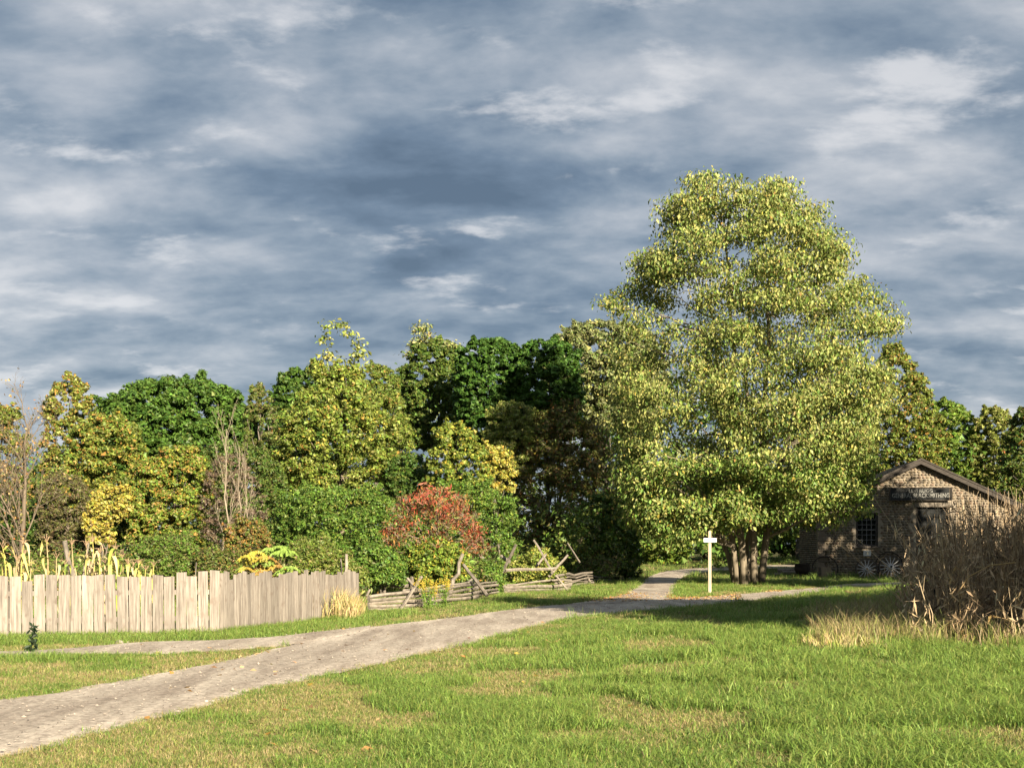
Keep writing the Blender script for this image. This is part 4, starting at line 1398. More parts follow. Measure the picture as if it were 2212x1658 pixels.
tree('slender_tree', 'ragged orange-tinged tree at the far left edge behind the bare trunk', 62.0,
     [(870, 0, 30), (920, -40, 55), (1000, -70, 70), (1100, -70, 80), (1200, -60, 60)], pal((OL, 3), (MG, 2), (OR, 1), (YG, 1)), 7000, .20, .12, 40, .25)
tree('thin_topped_tree', 'tall thin-topped tree with sparse orange and yellow leaves on the left', 60.0,
     [(812, 140, 172), (840, 118, 192), (875, 92, 205), (920, 96, 205), (980, 95, 215), (1060, 90, 230)], pal((OL, 2.5), (YG, 2.5), (OR, 1.6), (PY, .8), (MG, 1)), 5200, .19, .12, 60, .20, twigs=200, r0=.13, shell=.2)
tree('rounded_tree', 'rounded yellow-green and orange tree left of the dark oak dome', 57.0,
     [(895, 205, 262), (930, 165, 290), (980, 140, 315), (1040, 130, 330), (1110, 120, 330), (1160, 130, 310)], A_ORANGE, 13000, .19, .12, 75, .22)
tree('oak_tree', 'broad dark green dome-shaped tree against the sky on the left', 84.0,
     [(826, 330, 450), (842, 285, 500), (868, 240, 525), (900, 212, 540), (940, 205, 545), (985, 230, 540), (1040, 260, 520)], A_OAK, 21000, .34, .22, 120, .15, fill=1.1, flat=.6, up=.5, r0=.3)
tree('narrow_tree', 'narrow olive tree standing up beside the dark oak dome', 72.0,
     [(832, 550, 568), (860, 535, 590), (920, 528, 605), (1000, 520, 620), (1100, 525, 620)], pal((OL, 4), (BR, 1.2), (MG, 1.5)), 7000, .19, .11, 45, .26, twigs=150)
tree('green_tree', 'bright green tree at the skyline behind the walnut-like tall tree', 80.0,
     [(796, 640, 690), (820, 605, 705), (860, 585, 720), (920, 580, 720), (980, 590, 700)], A_OAK, 9000, .27, .17, 55, .22, fill=1.1, up=.5)
tree('walnut_tree', 'large yellow-green tree with a stray leafy top spire rising above the wood', 60.0,
     [(795, 690, 770), (830, 672, 790), (870, 640, 850), (910, 610, 880), (960, 590, 890), (1010, 585, 885), (1060, 590, 870), (1100, 600, 850)], A_YG, 20000, .19, .115, 120, .17, outer=.55, twigs=500, bark=PALEB, nlimb=40, trunk=740, r0=.22, shell=.2,
     extra=lambda mb: clump_leaves(mb, np.array([P(708, 705, 60), P(735, 703, 60.3), P(750, 722, 60), P(770, 745, 60.4), P(778, 768, 60), P(702, 735, 59.8), P(710, 765, 60), P(735, 785, 60), P(760, 780, 60.2), P(695, 780, 60)], float),
                                    np.full(10, .42), 520, .20, .12, pal((YG, 3), (OL, 2), (PY, 1.5)), shell=.1))
tree('olive_tree', 'dull olive tree filling the skyline right of the spire-topped tree', 70.0,
     [(790, 785, 835), (820, 765, 862), (870, 760, 872), (930, 765, 872), (1000, 780, 860)], pal((OL, 4), (YG, 1.5), (MG, 2), (OR, .3)), 9000, .2, .12, 55, .22)
tree('dark_olive_tree', 'dark olive tree with a pale grey-green tuft at its top', 74.0,
     [(735, 915, 965), (755, 890, 995), (800, 866, 1010), (860, 866, 1015), (920, 880, 1010), (970, 890, 1000)], pal((OL, 3), (DG, 2.2), (MG, 2), (YG, .8)), 14000, .22, .13, 85, .19, fill=.9, twigs=150,
     extra=lambda mb: clump_leaves(mb, np.array([P(905, 712, 74), P(920, 708, 74), P(915, 730, 74), P(893, 745, 74), P(930, 735, 74), P(960, 748, 73.4), P(985, 752, 73.4), P(885, 765, 74)], float), np.full(8, .5), 900, .2, .11, pal((GR, 3), (PY, 1.2), (MG, 1)), shell=.1))
tree('maple_tree', 'deep green dense tree left of centre on the skyline', 69.0,
     [(735, 1025, 1090), (752, 1000, 1118), (800, 985, 1130), (860, 985, 1130), (920, 995, 1125), (960, 1010, 1110)], A_MAPLE, 15000, .25, .17, 85, .19, fill=1.1, up=.5, flat=.6)
tree('maple_tree', 'deep green dense tree right of its twin at the skyline centre', 68.0,
     [(738, 1150, 1212), (758, 1122, 1240), (800, 1110, 1255), (860, 1112, 1258), (910, 1125, 1250), (950, 1140, 1230)], A_MAPLE, 14000, .25, .17, 80, .2, fill=1.1, up=.5, flat=.6)
tree('silvery_tree', 'pale grey-green tree partly hidden behind the big tree', 82.0,
     [(698, 1270, 1350), (715, 1225, 1400), (745, 1180, 1420), (800, 1170, 1430), (860, 1200, 1430), (930, 1230, 1420)], A_GREY, 16000, .26, .14, 110, .17, fill=.9)
tree('rounded_tree', 'light yellow-green round-headed tree in front of the deep green pair', 66.0,
     [(870, 1085, 1130), (890, 1062, 1155), (930, 1045, 1168), (980, 1048, 1165), (1030, 1060, 1150)], pal((YG, 4), (PY, 1.5), (GR, 1), (MG, 1)), 9500, .16, .09, 60, .22, bark=PALEB, twigs=150)
tree('young_tree', 'yellow-leaved young tree rising behind the red sumac', 55.0,
     [(915, 965, 995), (940, 940, 1030), (990, 925, 1050), (1050, 925, 1060), (1110, 930, 1060)], pal((YG, 3), (YE, .9), (MG, 2.4), (OL, 1.8)), 9500, .17, .10, 65, .2, twigs=120)
tree('yellow_bush', 'small bright yellow bush between the sumac and the brown tree', 57.0,
     [(965, 1055, 1085), (985, 1040, 1105), (1020, 1040, 1110), (1060, 1045, 1110)], A_YEL, 2200, .17, .11, 22, .3, cat='bush', nlimb=8, r0=.06)
tree('brown_tree', 'brownish turning tree standing in shade left of the big tree', 67.0,
     [(865, 1190, 1235), (900, 1150, 1275), (960, 1100, 1310), (1030, 1055, 1330), (1100, 1065, 1340), (1170, 1070, 1330), (1225, 1090, 1320)], A_BROWN, 20000, .19, .115, 120, .17, twigs=300, trunk=1212)
tree('dark_bush', 'dark green shaded bush at the end of the zigzag fence', 63.0,
     [(1070, 1270, 1340), (1110, 1235, 1375), (1170, 1230, 1388), (1215, 1240, 1385), (1250, 1255, 1370)], pal((DG, 3), (MG, 3), (OL, 1.5), (YE, .15)), 11000, .16, .10, 70, .2, cat='bush', r0=.08)
tree('tangled_bush', 'tangled dark bush with a few yellow leaves above the rail stakes', 60.5,
     [(1170, 1190, 1240), (1195, 1170, 1268), (1230, 1165, 1275), (1262, 1180, 1270)], pal((MG, 3), (OL, 2), (YE, .8), (DG, 1)), 4500, .14, .09, 40, .24, cat='bush', r0=.05)
tree('leafy_bush', 'green bush at the foot of the wood below the spire-topped tree', 49.0,
     [(1055, 650, 760), (1085, 605, 850), (1130, 590, 880), (1190, 590, 885), (1240, 600, 870)], A_SHRUB, 15000, .13, .08, 110, .16, cat='bush', r0=.07)
tree('turning_tree', 'low orange-tipped green tree in the middle of the left wood', 52.0,
     [(962, 375, 415), (985, 320, 440), (1020, 295, 455), (1070, 280, 458), (1130, 280, 450), (1190, 290, 440)], pal((MG, 3.2), (YG, 2.4), (OR, 1.6), (LG, 1.4), (YE, .5), (TAN, .5)), 13000, .16, .10, 90, .19)
tree('yellow_bush', 'yellow-leaved bush trailing down in front of the left wood', 50.0,
     [(1050, 225, 275), (1075, 205, 290), (1105, 190, 272), (1135, 180, 250), (1170, 190, 240)], pal((YE, 3), (PY, 1.5), (YG, 1.5), (BR, .8)), 2600, .15, .10, 34, .24, cat='bush', nlimb=10, r0=.05, shell=.15)
tree('brown_scrub', 'drab brown scrub bush behind the tall corn', 53.0,
     [(1030, 110, 160), (1060, 85, 200), (1120, 80, 220), (1190, 85, 225)], pal((BR, 2), (OL, 3), ((.12, .10, .07), 2)), 8000, .13, .06, 60, .22, cat='bush', twigs=900, bark=(1.2, 1.1, 1.0), r0=.06)
tree('russet_bush', 'small russet bush under the white-stemmed saplings', 46.0,
     [(1120, 520, 550), (1145, 495, 575), (1185, 490, 585), (1220, 500, 570)], pal((OR, 1.5), (BR, 1.5), (OL, 2), (MG, 1.5)), 3500, .13, .08, 34, .24, cat='bush', nlimb=8, r0=.04)
tree('weedy_bush', 'dull green bush in the weeds behind the middle of the board fence', 38.0,
     [(1160, 330, 390), (1185, 290, 430), (1225, 280, 440), (1258, 285, 430)], pal((MG, 2.5), (OL, 2), (BR, 1), (LG, 1)), 5500, .11, .06, 60, .18, cat='bush', nlimb=8, r0=.04, twigs=250)
tree('weedy_bush', 'brown-flecked low bush left of the yellow sumac sapling', 37.0,
     [(1185, 455, 490), (1205, 430, 520), (1235, 425, 530), (1262, 430, 525)], pal((OL, 2.5), (BR, 1.5), (MG, 2), (OR, .4)), 3800, .10, .055, 45, .2, cat='bush', nlimb=8, r0=.03, twigs=160)
tree('grassy_bush', 'loose olive bush with tall grass behind the far end of the board fence', 38.0,
     [(1170, 655, 700), (1195, 630, 740), (1230, 625, 790), (1262, 635, 800)], pal((OL, 2.5), (YG, 2), (MG, 2), (TAN, .7)), 6500, .13, .045, 60, .18, cat='bush', nlimb=6, r0=.03)

# red sumac with the yellow-leaved shrub growing at its foot
def red_sprays(mb):
    # upright red seed cones and drooping red leaflets over the top of the crown
    c = []
    for i in range(190):
        a = rng.uniform(0, 2 * np.pi); r = math.sqrt(rng.random())
        px = 935 + 112 * r * math.cos(a); d = 42.0 + 1.75 * r * math.sin(a)
        top = 1056 + 120 * (abs(px - 935) / 122) ** 1.8 + rng.uniform(-8, 60)
        c.append(P(px, top, d))
    clump_leaves(mb, np.array(c, float), np.full(len(c), .2), 1900, .15, .045, pal((RD, 3), ((0.30, 0.12, .07), 2.4), (OR, .8), (BR, 1)), 0.9, .5, .1, .05, lw=.3)
tree('sumac_tree', 'umbrella-shaped red sumac behind the zigzag fence', 42.0,
     [(1058, 885, 985), (1085, 858, 1022), (1120, 832, 1045), (1160, 815, 1058), (1200, 808, 1064)], pal((BR, 2.4), (RD, 1.2), (OR, .8), (OL, 2.4), (MG, 1.2)), 3000, .15, .045, 95, .18, trunk=945, dens=False, r0=.085, nlimb=34, twigs=500, bark=(1.5, 1.3, 1.15), shell=.1, extra=red_sprays, droop=.5, top=.6)
tree('yellowing_bush', 'yellow-speckled green bush at the foot of the red sumac', 41.0,
     [(1165, 915, 955), (1180, 890, 985), (1190, 880, 1005), (1225, 880, 1015), (1256, 890, 1005)], pal((YG, 2.5), (YE, .9), (LG, 1.5), (MG, 2.5), (OL, 1)), 4200, .125, .08, 55, .2, cat='bush', nlimb=10, r0=.04, shell=.2)
tree('green_bush', 'green bush between the lone post and the red sumac', 40.0,
     [(1175, 785, 825), (1195, 770, 845), (1220, 765, 865), (1258, 775, 875)], A_SHRUB, 5500, .12, .07, 55, .2, cat='bush', nlimb=8, r0=.04)
tree('vine_mound', 'sunlit yellow-green mound of vines among the fence stakes', 48.5,
     [(1188, 1145, 1170), (1205, 1125, 1190), (1228, 1108, 1210), (1256, 1100, 1216)], pal((YG, 2.5), (PY, 1.2), (YE, .5), (LG, 1), (OL, 1)), 4200, .12, .07, 45, .22, cat='bush', nlimb=6, r0=.03)
tree('fence_bush', 'leafy weed bush growing through the zigzag fence', 44.0,
     [(1218, 1046, 1070), (1235, 1040, 1080), (1260, 1040, 1084), (1282, 1044, 1080)], A_SHRUB, 2600, .11, .06, 34, .24, cat='bush', nlimb=4, r0=.03)
tree('lane_bush', 'bright low bush on the far side of the lane below the big tree', 100.0,
     [(1130, 1400, 1450), (1155, 1380, 1500), (1190, 1378, 1490), (1216, 1385, 1475)], pal((YG, 2), (MG, 2.5), (LG, 1), (YE, .4)), 6500, .22, .14, 55, .2, cat='bush', nlimb=6, r0=.05)

tree('understory_bush', 'green bush under the yellow-leaved young tree behind the sumac', 53.0,
     [(1040, 960, 1040), (1070, 900, 1090), (1120, 880, 1110), (1190, 880, 1110), (1240, 890, 1100)], A_SHRUB, 8000, .13, .08, 80, .17, cat='bush', r0=.06)
tree('understory_bush', 'dark olive bush under the right side of the spire-topped tree', 57.0,
     [(985, 850, 910), (1020, 835, 935), (1080, 830, 945), (1150, 840, 940)], pal((DG, 3), (OL, 2), (MG, 2)), 5500, .15, .09, 55, .2, cat='bush', r0=.06)
tree('understory_bush', 'olive bush filling the wood edge behind the white-stemmed saplings', 56.0,
     [(960, 455, 545), (1010, 430, 610), (1080, 430, 620), (1160, 440, 615)], pal((OL, 3), (DG, 2), (MG, 2), (BR, .6)), 7500, .15, .09, 70, .18, cat='bush', r0=.06)
tree('understory_bush', 'dark green bush low behind the bare tree at far left', 54.0,
     [(1080, -20, 60), (1110, -60, 110), (1160, -60, 130), (1215, -50, 120)], pal((DG, 3), (MG, 3), (OL, 1)), 5500, .14, .08, 55, .2, cat='bush', r0=.06)
# behind and right of the shop
tree('orange_tipped_tree', 'olive tree with sparse orange tips showing right of the big tree', 92.0,
     [(745, 1915, 1945), (790, 1890, 1975), (840, 1870, 2005), (900, 1850, 2025), (960, 1850, 2035), (1030, 1850, 2030)], pal((OL, 3), (YG, 2), (OR, .8), (MG, 1.5)), 15000, .26, .15, 110, .18, twigs=300, shell=.2)
tree('roadside_tree', 'yellow-green tree directly behind the shop roof ridge', 95.0,
     [(868, 2020, 2060), (895, 1995, 2095), (940, 1980, 2115), (1000, 1975, 2120), (1060, 1980, 2115)], pal((LG, 2.5), (YG, 2.5), (MG, 2), (OL, 1)), 12000, .26, .15, 75, .2)
tree('roadside_tree', 'pale olive tree behind the right slope of the shop roof', 93.0,
     [(882, 2130, 2165), (910, 2105, 2190), (960, 2095, 2205), (1020, 2095, 2210), (1090, 2100, 2210)], pal((YG, 3), (OL, 2.5), (PY, .8), (BR, .6)), 11000, .26, .14, 75, .2, twigs=250)
tree('dark_edge_tree', 'dark green and russet tree at the right edge of the picture', 78.0,
     [(885, 2205, 2240), (930, 2175, 2280), (990, 2165, 2300), (1060, 2165, 2300), (1130, 2170, 2300)], pal((DG, 3), (OL, 2.5), (MG, 2), (RD, .12), (OR, .4)), 11000, .23, .13, 75, .2)
pole('tree_trunk', 'straight pale tree trunk on the far grass beside the shop wall', 'tree trunk', ground_under(1729, 112.0), P(1731, 1080, 112.0), .42, 'bark', taper=.6)
tree('background_tree', 'shaded tree beyond the far grass between the big trunks and the shop', 118.0,
     [(1010, 1660, 1760), (1060, 1630, 1790), (1120, 1620, 1800), (1165, 1620, 1800), (1195, 1640, 1790)], pal((DG, 3), (MG, 2), (OL, 2)), 11000, .34, .2, 70, .2)
tree('background_tree', 'shaded tree beyond the lane bend seen under the big tree crown', 110.0,
     [(1000, 1440, 1560), (1060, 1400, 1620), (1120, 1390, 1650), (1170, 1395, 1650), (1196, 1410, 1640)], pal((DG, 2), (MG, 3), (OL, 2)), 12000, .34, .2, 75, .2)

tree('background_tree', 'olive tree far behind the gap between the big crown and the shop', 100.0,
     [(860, 1740, 1840), (920, 1690, 1890), (1000, 1670, 1900), (1080, 1670, 1900), (1160, 1690, 1890)], pal((OL, 3), (MG, 3), (YG, 1)), 9000, .3, .18, 80, .2)
# leafless trees
b = ground_under(44, 47.0)
bare_tree('bare_tree', 'leafless grey tree rising behind the tall corn at far left', b, P(62, 868, 47.0), .15, 3, (19, 7, 4), (0.95, 0.86, 0.76), .75, 900, pal((OR, 1.5), (TAN, 1), (OL, 1.5)), start=.16, stems=[(b, P(60, 915, 47.0), .13), (b + Vector((.05, .1, .3)), P(-6, 1040, 47.5), .06)])
for (px, top, lab, r, yd) in ((482, 938, 'tallest white-stemmed leafless sapling in the left wood', .05, 49.0), (517, 975, 'thin white-stemmed sapling right of the tallest pale one', .035, 49.6), (535, 1010, 'shortest white-stemmed sapling, rightmost of the pale trio', .028, 50.2)):
    b = ground_under(px, yd)
    bare_tree('white_stemmed_sapling', lab, b, P(px + rng.uniform(-6, 8), top - 12, yd), r, 3, (11, 4, 2), (1.9, 1.8, 1.65), .42, start=.2, twl=.7)['group'] = 'white-stemmed saplings in the left wood'
tree('twiggy_thicket', 'grey-brown leafless thicket around the white-stemmed saplings', 51.0,
     [(985, 470, 520), (1030, 445, 555), (1090, 435, 570), (1150, 440, 572), (1190, 450, 560)], pal(((.24, .185, .15), 3), (BR, 2), (OL, 1)), 1500, .12, .05, 60, .2, cat='thicket', twigs=2600, bark=(0.75, 0.6, 0.5), r0=.05, shell=.1)

# ------------------------------------------------------------------ trees out of view on the right whose shade falls on the lawn
def shade_tree(label, x, y, h, z0, R, n, L=.5):
    zz = np.array([z0, z0 + (h - z0) * .25, z0 + (h - z0) * .6, z0 + (h - z0) * .88, h]); hw = R * np.array([.6, .95, 1.0, .62, .2])
    loc = Vector((x, y, gz(x, y)))
    root = tag(empty('shade_tree', loc), label, 'tree', 'trees out of view on the right')
    K = 90; rcm = R * .3
    ctr = crown_clumps(zz, np.full(5, x), hw, y, K, rcm, 1.0, 0, .5)
    rc = rcm * (.7 + .6 * rng.random(K))
    mb = MB(); clump_leaves(mb, ctr, rc, n, L, L * .62, A_SHRUB, .75, up=.3)
    vv = mb.v[0].reshape(-1, 4, 3); ok = (vv[:, :, 0] > .45 * vv[:, :, 1] + .3).all(1)
    mb.v = [vv[ok].reshape(-1, 3)]; mb.c = [mb.c[0].reshape(-1, 4, 3)[ok].reshape(-1, 3)]; mb.f4 = [np.arange(ok.sum() * 4).reshape(-1, 4)]; mb.n = int(ok.sum()) * 4
    off = -np.array(loc); mb.v = [v + off for v in mb.v]; mb.build('crown', MAT['leaf'], root)
    tb = MB(); limb_tubes(tb, (x, y, loc.z - .05), (x, y, z0 + (h - z0) * .8), .28, ctr, 16, BARKC); tb.v = [v + off for v in tb.v]; tb.build('trunk', MAT['bark'], root)
SHADE = [(12.9, 16.9, 10.2, 1.6, 3.9, 8000), (24.0, 40.0, 12.0, 2.0, 4.6, 7000), (31.0, 50.0, 14.9, 1.0, 5.6, 13000)]
for i, (x, y, h, z0, R, n) in enumerate(SHADE):
    shade_tree(['leafy tree out of view, nearest the lawn on the right', 'leafy tree out of view, second from the lawn', 'leafy tree out of view, third from the lawn', 'leafy tree out of view, fourth from the lawn', 'leafy tree out of view, fifth from the lawn', 'leafy tree out of view, sixth from the lawn'][i], x, y, h, z0, R, n)

# ------------------------------------------------------------------ corn, sumac sapling, flowers
def blade_mesh(ln, w, bend, twist, c0, c1, n=5):
    t = np.linspace(0, 1, n)
    x = ln * np.sin(t * bend) / max(bend, .2); z = ln * (np.cos(t * bend * 1.25) - (1 - 1)) * t * .55
    z = ln * (t * np.cos(bend * t))
    x = ln * (.16 + .2 * (2.9 - bend)) * (1 - (1 - t) ** 2); z = ln * ((.75 - .12 * bend) * t - (.55 + .28 * bend) * t ** 2)
    wd = w * np.sin(np.pi * np.clip(t * .85 + .15, 0, 1)) ** .8; wd[-1] = 0.002
    a = np.stack([x, wd * np.cos(twist * t), z + wd * np.sin(twist * t)], -1); b_ = np.stack([x, -wd * np.cos(twist * t), z - wd * np.sin(twist * t)], -1)
    v = np.stack([a, b_], 1).reshape(-1, 3)
    q = [(2 * i, 2 * i + 1, 2 * i + 3, 2 * i + 2) for i in range(n - 1)]
    col = np.repeat(np.array(c0)[None] * (1 - t)[:, None] + np.array(c1)[None] * t[:, None], 2, axis=0)
    m = MB(); m.add(v, q, None, col)
    return m.mesh('leaf', MAT['dry'])
CORN_Y = [blade_mesh(.72, .040, b_, .5, (.42, .40, .09), (.55, .46, .20)) for b_ in (1.4, 2.0, 2.4)]
CORN_G = [blade_mesh(.72, .042, b_, .5, (.22, .33, .06), (.40, .42, .09)) for b_ in (1.2, 1.8, 2.2)]
CORN_T = [blade_mesh(.70, .038, b_, .9, (.50, .39, .21), (.58, .46, .28)) for b_ in (2.1, 2.5, 2.8)]

def corn(px, topy, y, kind, label, lean=0.0, nl=9):
    b = ground_under(px, y)
    h = EYE - (topy - HY) * y / F - b.z
    root = tag(empty('corn_stalk', b, rng.uniform(0, 6)), label, 'corn plant', 'corn stalks behind the board fence')
    sc = {'y': (.48, .44, .13), 't': (.46, .35, .19), 'g': (.26, .36, .07)}[kind]
    pts = [(0, 0, -.03), (lean * .2, 0, h * .35), (lean * .5, 0, h * .7), (lean, .02, h * .92)]
    m = MB(); tube(m, pts, [.017, .016, .013, .007], 6, sc); m.build('stem', MAT['dry'], root)
    fam = {'y': CORN_Y + CORN_T[:1], 't': CORN_T + CORN_Y[:1], 'g': CORN_G + CORN_Y[:1]}[kind]
    for i in range(nl):
        t = .40 + .55 * (i + rng.random() * .5) / nl
        o = mesh_obj('leaf', fam[int(rng.integers(0, len(fam)))], root, (lean * t * t, 0, h * t))
        o.rotation_euler = (rng.normal() * .12, rng.normal() * .15, i * 3.1416 + rng.normal() * .7)
        s = rng.uniform(.7, 1.1) * min(1, h / 1.7); o.scale = (s, s, s)
    m = MB()
    for k in range(6):
        a = k * 1.05; d = .10 if k else .02
        tube(m, [(lean, .02, h * .91), (lean + d * math.cos(a) * .6, .02 + d * math.sin(a) * .6, h * .97), (lean + d * math.cos(a) * 1.3, .02 + d * math.sin(a) * 1.3, h * (1.0 if k == 0 else .965))], [.005, .006, .003], 4, (.42, .29, .18))
    m.build('tassel', MAT['dry'], root)
for a in [(17, 1165, 23.9, 'y', 'pale yellow corn stalk at the far left end of the board fence', -.1, 9), (44, 1160, 24.1, 'y', 'yellow drooping corn stalk second from the left', .12, 11),
          (35, 1195, 24.4, 't', 'papery tan corn stalk between the two leftmost yellow ones', 0, 8), (63, 1205, 24.3, 't', 'short dried tan corn stalk left of the lone tall one', .05, 6),
          (104, 1152, 24.6, 't', 'lone tall tan corn stalk with one yellow hanging leaf', .05, 5), (158, 1160, 25.4, 't', 'dried corn stalk with reddish tassel just right of the leaning pole', .02, 5),
          (190, 1162, 25.2, 't', 'brown-tasselled dried corn stalk behind the dead branch', .03, 6), (205, 1152, 24.7, 'y', 'tallest yellow-green corn stalk right of the leaning pole', .06, 10),
          (226, 1205, 24.5, 't', 'short tan corn stalk between the tall yellow and bright green ones', 0, 7), (250, 1172, 24.4, 'g', 'bright green corn stalk with a tan tassel', .03, 10),
          (258, 1190, 24.8, 'g', 'smaller green corn stalk touching the bright green one', .05, 8), (278, 1203, 24.6, 't', 'low tan corn stalk with drooping tassel right of the green ones', -.04, 7), (291, 1208, 24.4, 't', 'low tan corn stalk, third from the right of its row', .04, 7),
          (312, 1218, 24.3, 'y', 'low yellowish corn stalk, second from the right of its row', .02, 8), (330, 1208, 24.2, 'y', 'low yellow-green corn stalk at the right end of the row', .05, 8), (140, 1205, 24.3, 'g', 'short green corn stalk left of the leaning pole foot', 0, 7),
          (7, 1188, 24.2, 'y', 'yellow corn stalk cut by the left edge of the picture', .03, 9), (53, 1182, 24.6, 'y', 'yellow corn stalk just right of the second drooping one', .06, 10), (120, 1190, 24.2, 't', 'tan corn stalk between the lone tall one and the leaning pole', -.03, 7),
          (214, 1178, 24.2, 'y', 'yellow-green corn stalk just right of the tallest one', .05, 10), (240, 1186, 24.2, 'y', 'yellow corn stalk just left of the bright green one', -.05, 9), (300, 1203, 24.0, 'y', 'low yellow corn stalk in the middle of the low right group', .02, 9)]:
    corn(*a)

def sapling():
    b = ground_under(585, 35.0)
    root = tag(empty('sumac_sapling', b), 'bright yellow and lime sumac sapling just behind the board fence', 'sapling')
    st = MB(); lf = MB()
    for i in range(38):
        a = rng.uniform(0, 6.28); px = rng.uniform(-1, 1); hh = rng.uniform(.45, 1.0) * (1.95 - .62 * abs(px))
        tip = np.array([px * .70, rng.normal() * .35, hh])
        bc = branch_curve((0, 0, 0), tip, 5, up=.3); tube(st, bc, np.linspace(.018, .006, 5), 4, (.9, .8, .5))
        # pinnate leaves: pairs of leaflets along a drooping midrib
        for k in range(4):
            d = np.array([math.cos(a + k * 1.57), math.sin(a + k * 1.57), .35]); d /= np.linalg.norm(d)
            m = 8; t = np.repeat(np.linspace(.1, 1, m), 2)[:, None]
            pos = tip + d * t * .30 + np.array([0, 0, -1]) * t ** 2 * .20
            s = np.tile([1, -1], m)[:, None] * np.cross(d, [0, 0, 1])
            if px < -.1 and hh > 1.25: base = (.40, .35, .05)
            elif hh > 1.45 or px > .45: base = (.22, .33, .06)
            else: base = [(.36, .26, .05), (.30, .18, .05), (.36, .33, .06), (.20, .28, .05)][int(rng.choice(4, p=[.4, .25, .2, .15]))]
            c = np.clip(np.array(base) * (1 + .15 * rng.normal(size=(2 * m, 1))), .01, .9)
            leaves(lf, pos + s * .05, .13, .05, unit(2 * m) * .6 + np.array([.3, -.8, .6]), s + .3 * d + np.array([0, 0, -.7]), c)
    st.build('stem', MAT['bark'], root); lf.build('foliage', MAT['leaf'], root)
sapling()

def goldenrod(px, y, h, label, n=5):
    b = ground_under(px, y); root = tag(empty('goldenrod', b), label, 'flower', 'goldenrod at the zigzag fence')
    st = MB(); lf = MB(); fl = MB()
    for i in range(n):
        tip = np.array([rng.normal() * .16, rng.normal() * .1, h * rng.uniform(.8, 1.05)]); base = np.array([rng.normal() * .08, rng.normal() * .05, 0])
        bc = branch_curve(base, tip, 6, up=.05); tube(st, bc, np.linspace(.008, .004, 6), 4, (.2, .25, .06))
        m = 34; t = rng.random(m) * .85; k = t * 5; a = np.minimum(k.astype(int), 4)
        pos = bc[a] * (1 - (k - a))[:, None] + bc[a + 1] * (k - a)[:, None] + rng.normal(size=(m, 3)) * .035
        leaves(lf, pos, .10, .022, unit(m) + [0, 0, .8], unit(m) + [0, 0, .1], pick(pal((MG, 2), (LG, 2)), m))
        m = 70; pos = tip + rng.normal(size=(m, 3)) * np.array([.05, .05, .08])
        leaves(fl, pos, .03, .025, unit(m), unit(m), pick(pal((YE, 3), ((.55, .42, .04), 2)), m))
    st.build('stem', MAT['dry'], root); lf.build('foliage', MAT['leaf'], root); tag(fl.build('flower_head', MAT['leaf'], root), None, None, None, 'stuff')
goldenrod(921, 33.0, .72, 'yellow goldenrod clump at the first crossing of the zigzag fence', 7)
goldenrod(957, 33.6, .68, 'yellow goldenrod clump right of the first fence crossing', 6)
goldenrod(938, 33.2, .5, 'short budding goldenrod between the two taller yellow clumps', 4)

def weed():  # leaf and stem colours are darkened to stand in for shade
    b = G(66, 1412); root = tag(empty('shade_toned_weed', b), 'leafy weed coloured dark as if in shade before the board fence at far left', 'weed')
    st = MB(); lf = MB()
    tube(st, [(0, 0, 0), (.02, 0, .2), (.05, .02, .42)], [.008, .007, .003], 5, (.05, .07, .02))
    m = 60; t = rng.random(m)[:, None]; pos = np.array([.05, .02, .42]) * t + rng.normal(size=(m, 3)) * .04
    leaves(lf, pos, .11, .05, unit(m) + [0, 0, .5], unit(m), pick(pal(((.022, .045, .02), 3), ((.035, .06, .022), 1)), m))
    st.build('stem', MAT['bark'], root); lf.build('foliage', MAT['leaf'], root)
weed()

def dry_clump(px0, px1, ybase, n, h, label, name='dry_grass_clump', palt=None):
    b = G((px0 + px1) / 2, ybase); root = tag(empty(name, b), label, 'dry grass')
    m = MB(); k = b.y / F
    x = rng.uniform(px0, px1, n); cx = (px0 + px1) / 2
    X = (x - cx) * k; Yo = rng.normal(size=n) * .5 + .3
    hh = h * rng.uniform(.5, 1.1, n) * (1 - .35 * ((x - cx) / (px1 - px0) * 2) ** 2)
    lean = rng.normal(size=(n, 2)) * .22
    c = pick(palt or pal((TAN, 4), ((.42, .36, .16), 2), (YG, .8)), n)
    gz0 = gh(X + b.x, Yo + b.y) - b.z
    p0 = np.stack([X, Yo, gz0], -1); p1 = p0 + np.stack([lean[:, 0] * hh * .4, lean[:, 1] * hh * .4, hh * .6], -1); p2 = p0 + np.stack([lean[:, 0] * hh * 1.3, lean[:, 1] * hh * 1.3, hh], -1)
    a = rng.uniform(0, np.pi, n); s = np.stack([np.cos(a), np.sin(a), np.zeros(n)], -1) * .007
    v = np.stack([p0 - s, p0 + s, p1 - s, p1 + s, p2], 1)
    bs = np.arange(n)[:, None] * 5
    m.add(v.reshape(-1, 3), bs + [0, 1, 3, 2], bs + [2, 3, 4], np.repeat(c, 5, axis=0))
    m.build('blades', MAT['dry'], root)
dry_clump(645, 775, 1336, 1700, .78, 'tall straw-coloured grass clump at the far end of the board fence')
dry_clump(1755, 1900, 1404, 800, .28, 'pale dry grass clump catching the sun at the shadow edge', palt=pal(((.42, .36, .17), 3), (TAN, 2), (YG, 2)))

